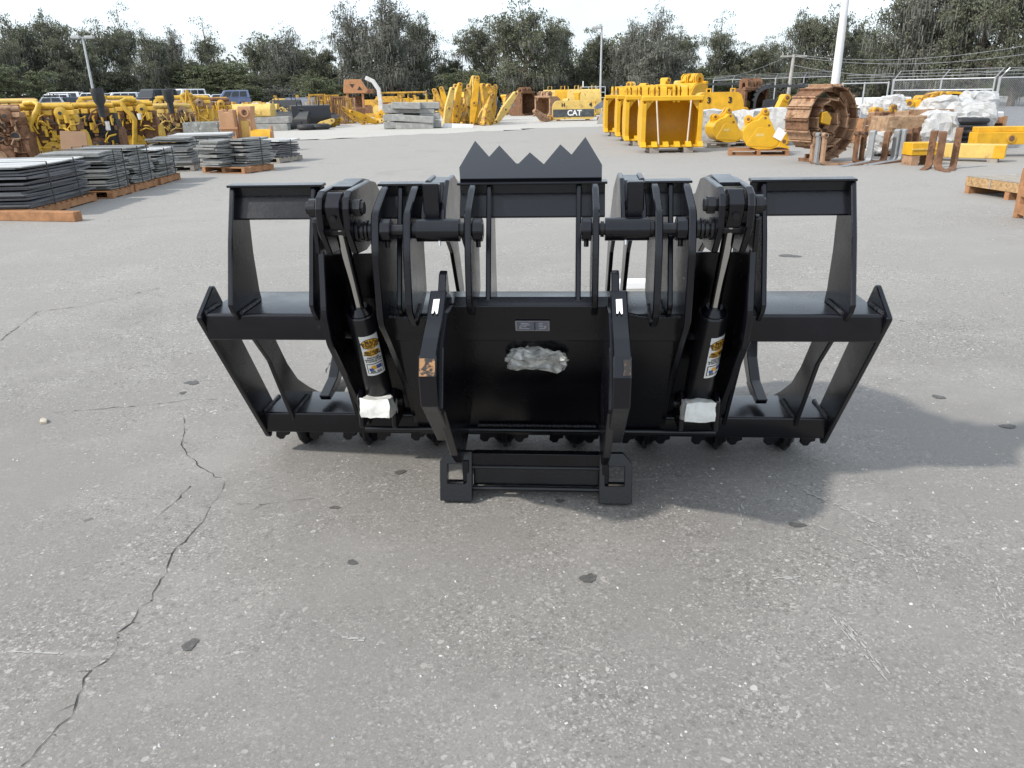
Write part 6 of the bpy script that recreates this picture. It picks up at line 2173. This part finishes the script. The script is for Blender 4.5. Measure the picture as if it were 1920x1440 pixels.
TL = {'broad': 'broad dark green oak in the wood behind', 'mossy': 'grey-green oak hung with pale moss behind', 'dense': 'dense rounded dark tree in the wood behind',
      'sparse': 'thin high tree with a small open crown behind', 'bright': 'low bright green tree behind', 'tall': 'tall dark mossy oak rising behind', 'grey': 'small grey mossy tree behind'}
rr = random.Random(8)
spec = [  # kind, u, top v, depth, width factor
    ('broad', 15, 55, 104, 1.0), ('tall', 60, 22, 112, 1.0), ('tall', 118, 14, 116, .95), ('dense', 150, 52, 108, 1.0), ('broad', 205, 40, 118, .9), ('sparse', 250, 20, 125, .8), ('tall', 300, 50, 112, 1.0), ('mossy', 335, 58, 118, .9),
    ('sparse', 400, 46, 122, .95), ('dense', 415, 100, 114, 1.1), ('broad', 500, 66, 122, .85), ('mossy', 545, 56, 116, 1.05), ('dense', 600, 78, 116, 1.0), ('mossy', 668, 10, 110, .85), ('mossy', 735, -6, 106, 1.15), ('tall', 790, 18, 112, .9),
    ('dense', 845, 96, 116, 1.0), ('broad', 905, 40, 110, 1.0), ('broad', 985, 8, 104, 1.25), ('tall', 1045, 28, 110, .9), ('dense', 1118, 55, 112, 1.0), ('mossy', 1180, 45, 108, 1.0), ('mossy', 1222, 22, 104, 1.0), ('broad', 1270, 52, 112, .95),
    ('sparse', 1345, 34, 112, .95), ('dense', 1385, 82, 112, 1.1), ('broad', 1440, 72, 110, 1.0), ('tall', 1500, 10, 92, .9), ('broad', 1560, 14, 90, .9), ('dense', 1610, 60, 96, 1.0), ('dense', 1650, 66, 84, 1.0),
    ('tall', 1690, -40, 74, 1.15), ('mossy', 1750, -75, 70, 1.2), ('broad', 1830, -90, 66, 1.1), ('broad', 1905, -60, 60, 1.0), ('tall', 1960, -80, 66, 1.0)]
for kind, u, v, Y, sx in spec:
    sx *= .80
    tree(kind, u, v, Y, TL[kind] + ' ' + near(u), sx, rr.uniform(0, 360), 'wood trees: ' + kind)
# understorey that closes the wood at its foot
for i in range(40):
    u = -10 + 1990 * i / 39 + rr.uniform(-15, 15)
    Y = rr.uniform(112, 126) if u < 1500 else rr.uniform(88, 100)
    kind = rr.choice(('bright', 'dense', 'dense', 'broad'))
    tree(kind, u, rr.uniform(112, 138), Y, ('low leafy tree under the tall oaks behind ' if kind != 'bright' else TL['bright'] + ' ') + near(u), rr.uniform(1.25, 1.7), rr.uniform(0, 360), 'wood trees: bright' if kind == 'bright' else 'understorey trees')
for i in range(34):
    u = -10 + 1990 * i / 33 + rr.uniform(-20, 20)
    Y = rr.uniform(108, 114) if u < 1500 else rr.uniform(80, 90)
    tree('bright' if i % 3 else 'grey', u, rr.uniform(140, 158), Y, ('leafy shrub before the wood, beyond ' if i % 3 else 'grey mossy shrub before the wood, beyond ') + near(u), rr.uniform(1.6, 2.2), rr.uniform(0, 360), 'green shrubs before the wood' if i % 3 else 'grey shrubs before the wood', 'shrub')
tree('grey', 1235, 78, 90, 'pale grey mossy tree standing forward of the wood behind the big buckets', 1.3, 40, None)
tree('bright', 870, 128, 98, 'bright leafy tree behind the yellow boom heap', 1.6, 10, None)
tree('bright', 40, 120, 86, 'low round green tree beside the white van', 1.5, 200, None)
tree('bright', 590, 138, 100, 'pale leafy bush behind the radiator guards', 1.8, 100, None)
# dark mass of forest behind the front trees
mbk = []
rg = np.random.default_rng(4)
n = 60000
xx = rg.uniform(-150, 160, n)
yy = rg.uniform(140, 165, n)
top = 7.6 + 2.2 * np.sin(xx * .11) + 1.6 * np.sin(xx * .29 + 1) + .8 * np.sin(xx * .7)
zz = rg.uniform(0, 1, n) ** .8 * top
fo = np_mesh('forest', cards(np.stack([xx, yy, zz], 1), rg.uniform(.2, .42, n), rg), LEAF[0])
o = bpy.data.objects.new('far_forest', fo)
col.objects.link(o)
o['kind'] = 'stuff'
o['label'] = 'far dark forest closing the background behind the front trees'
o['category'] = 'forest'
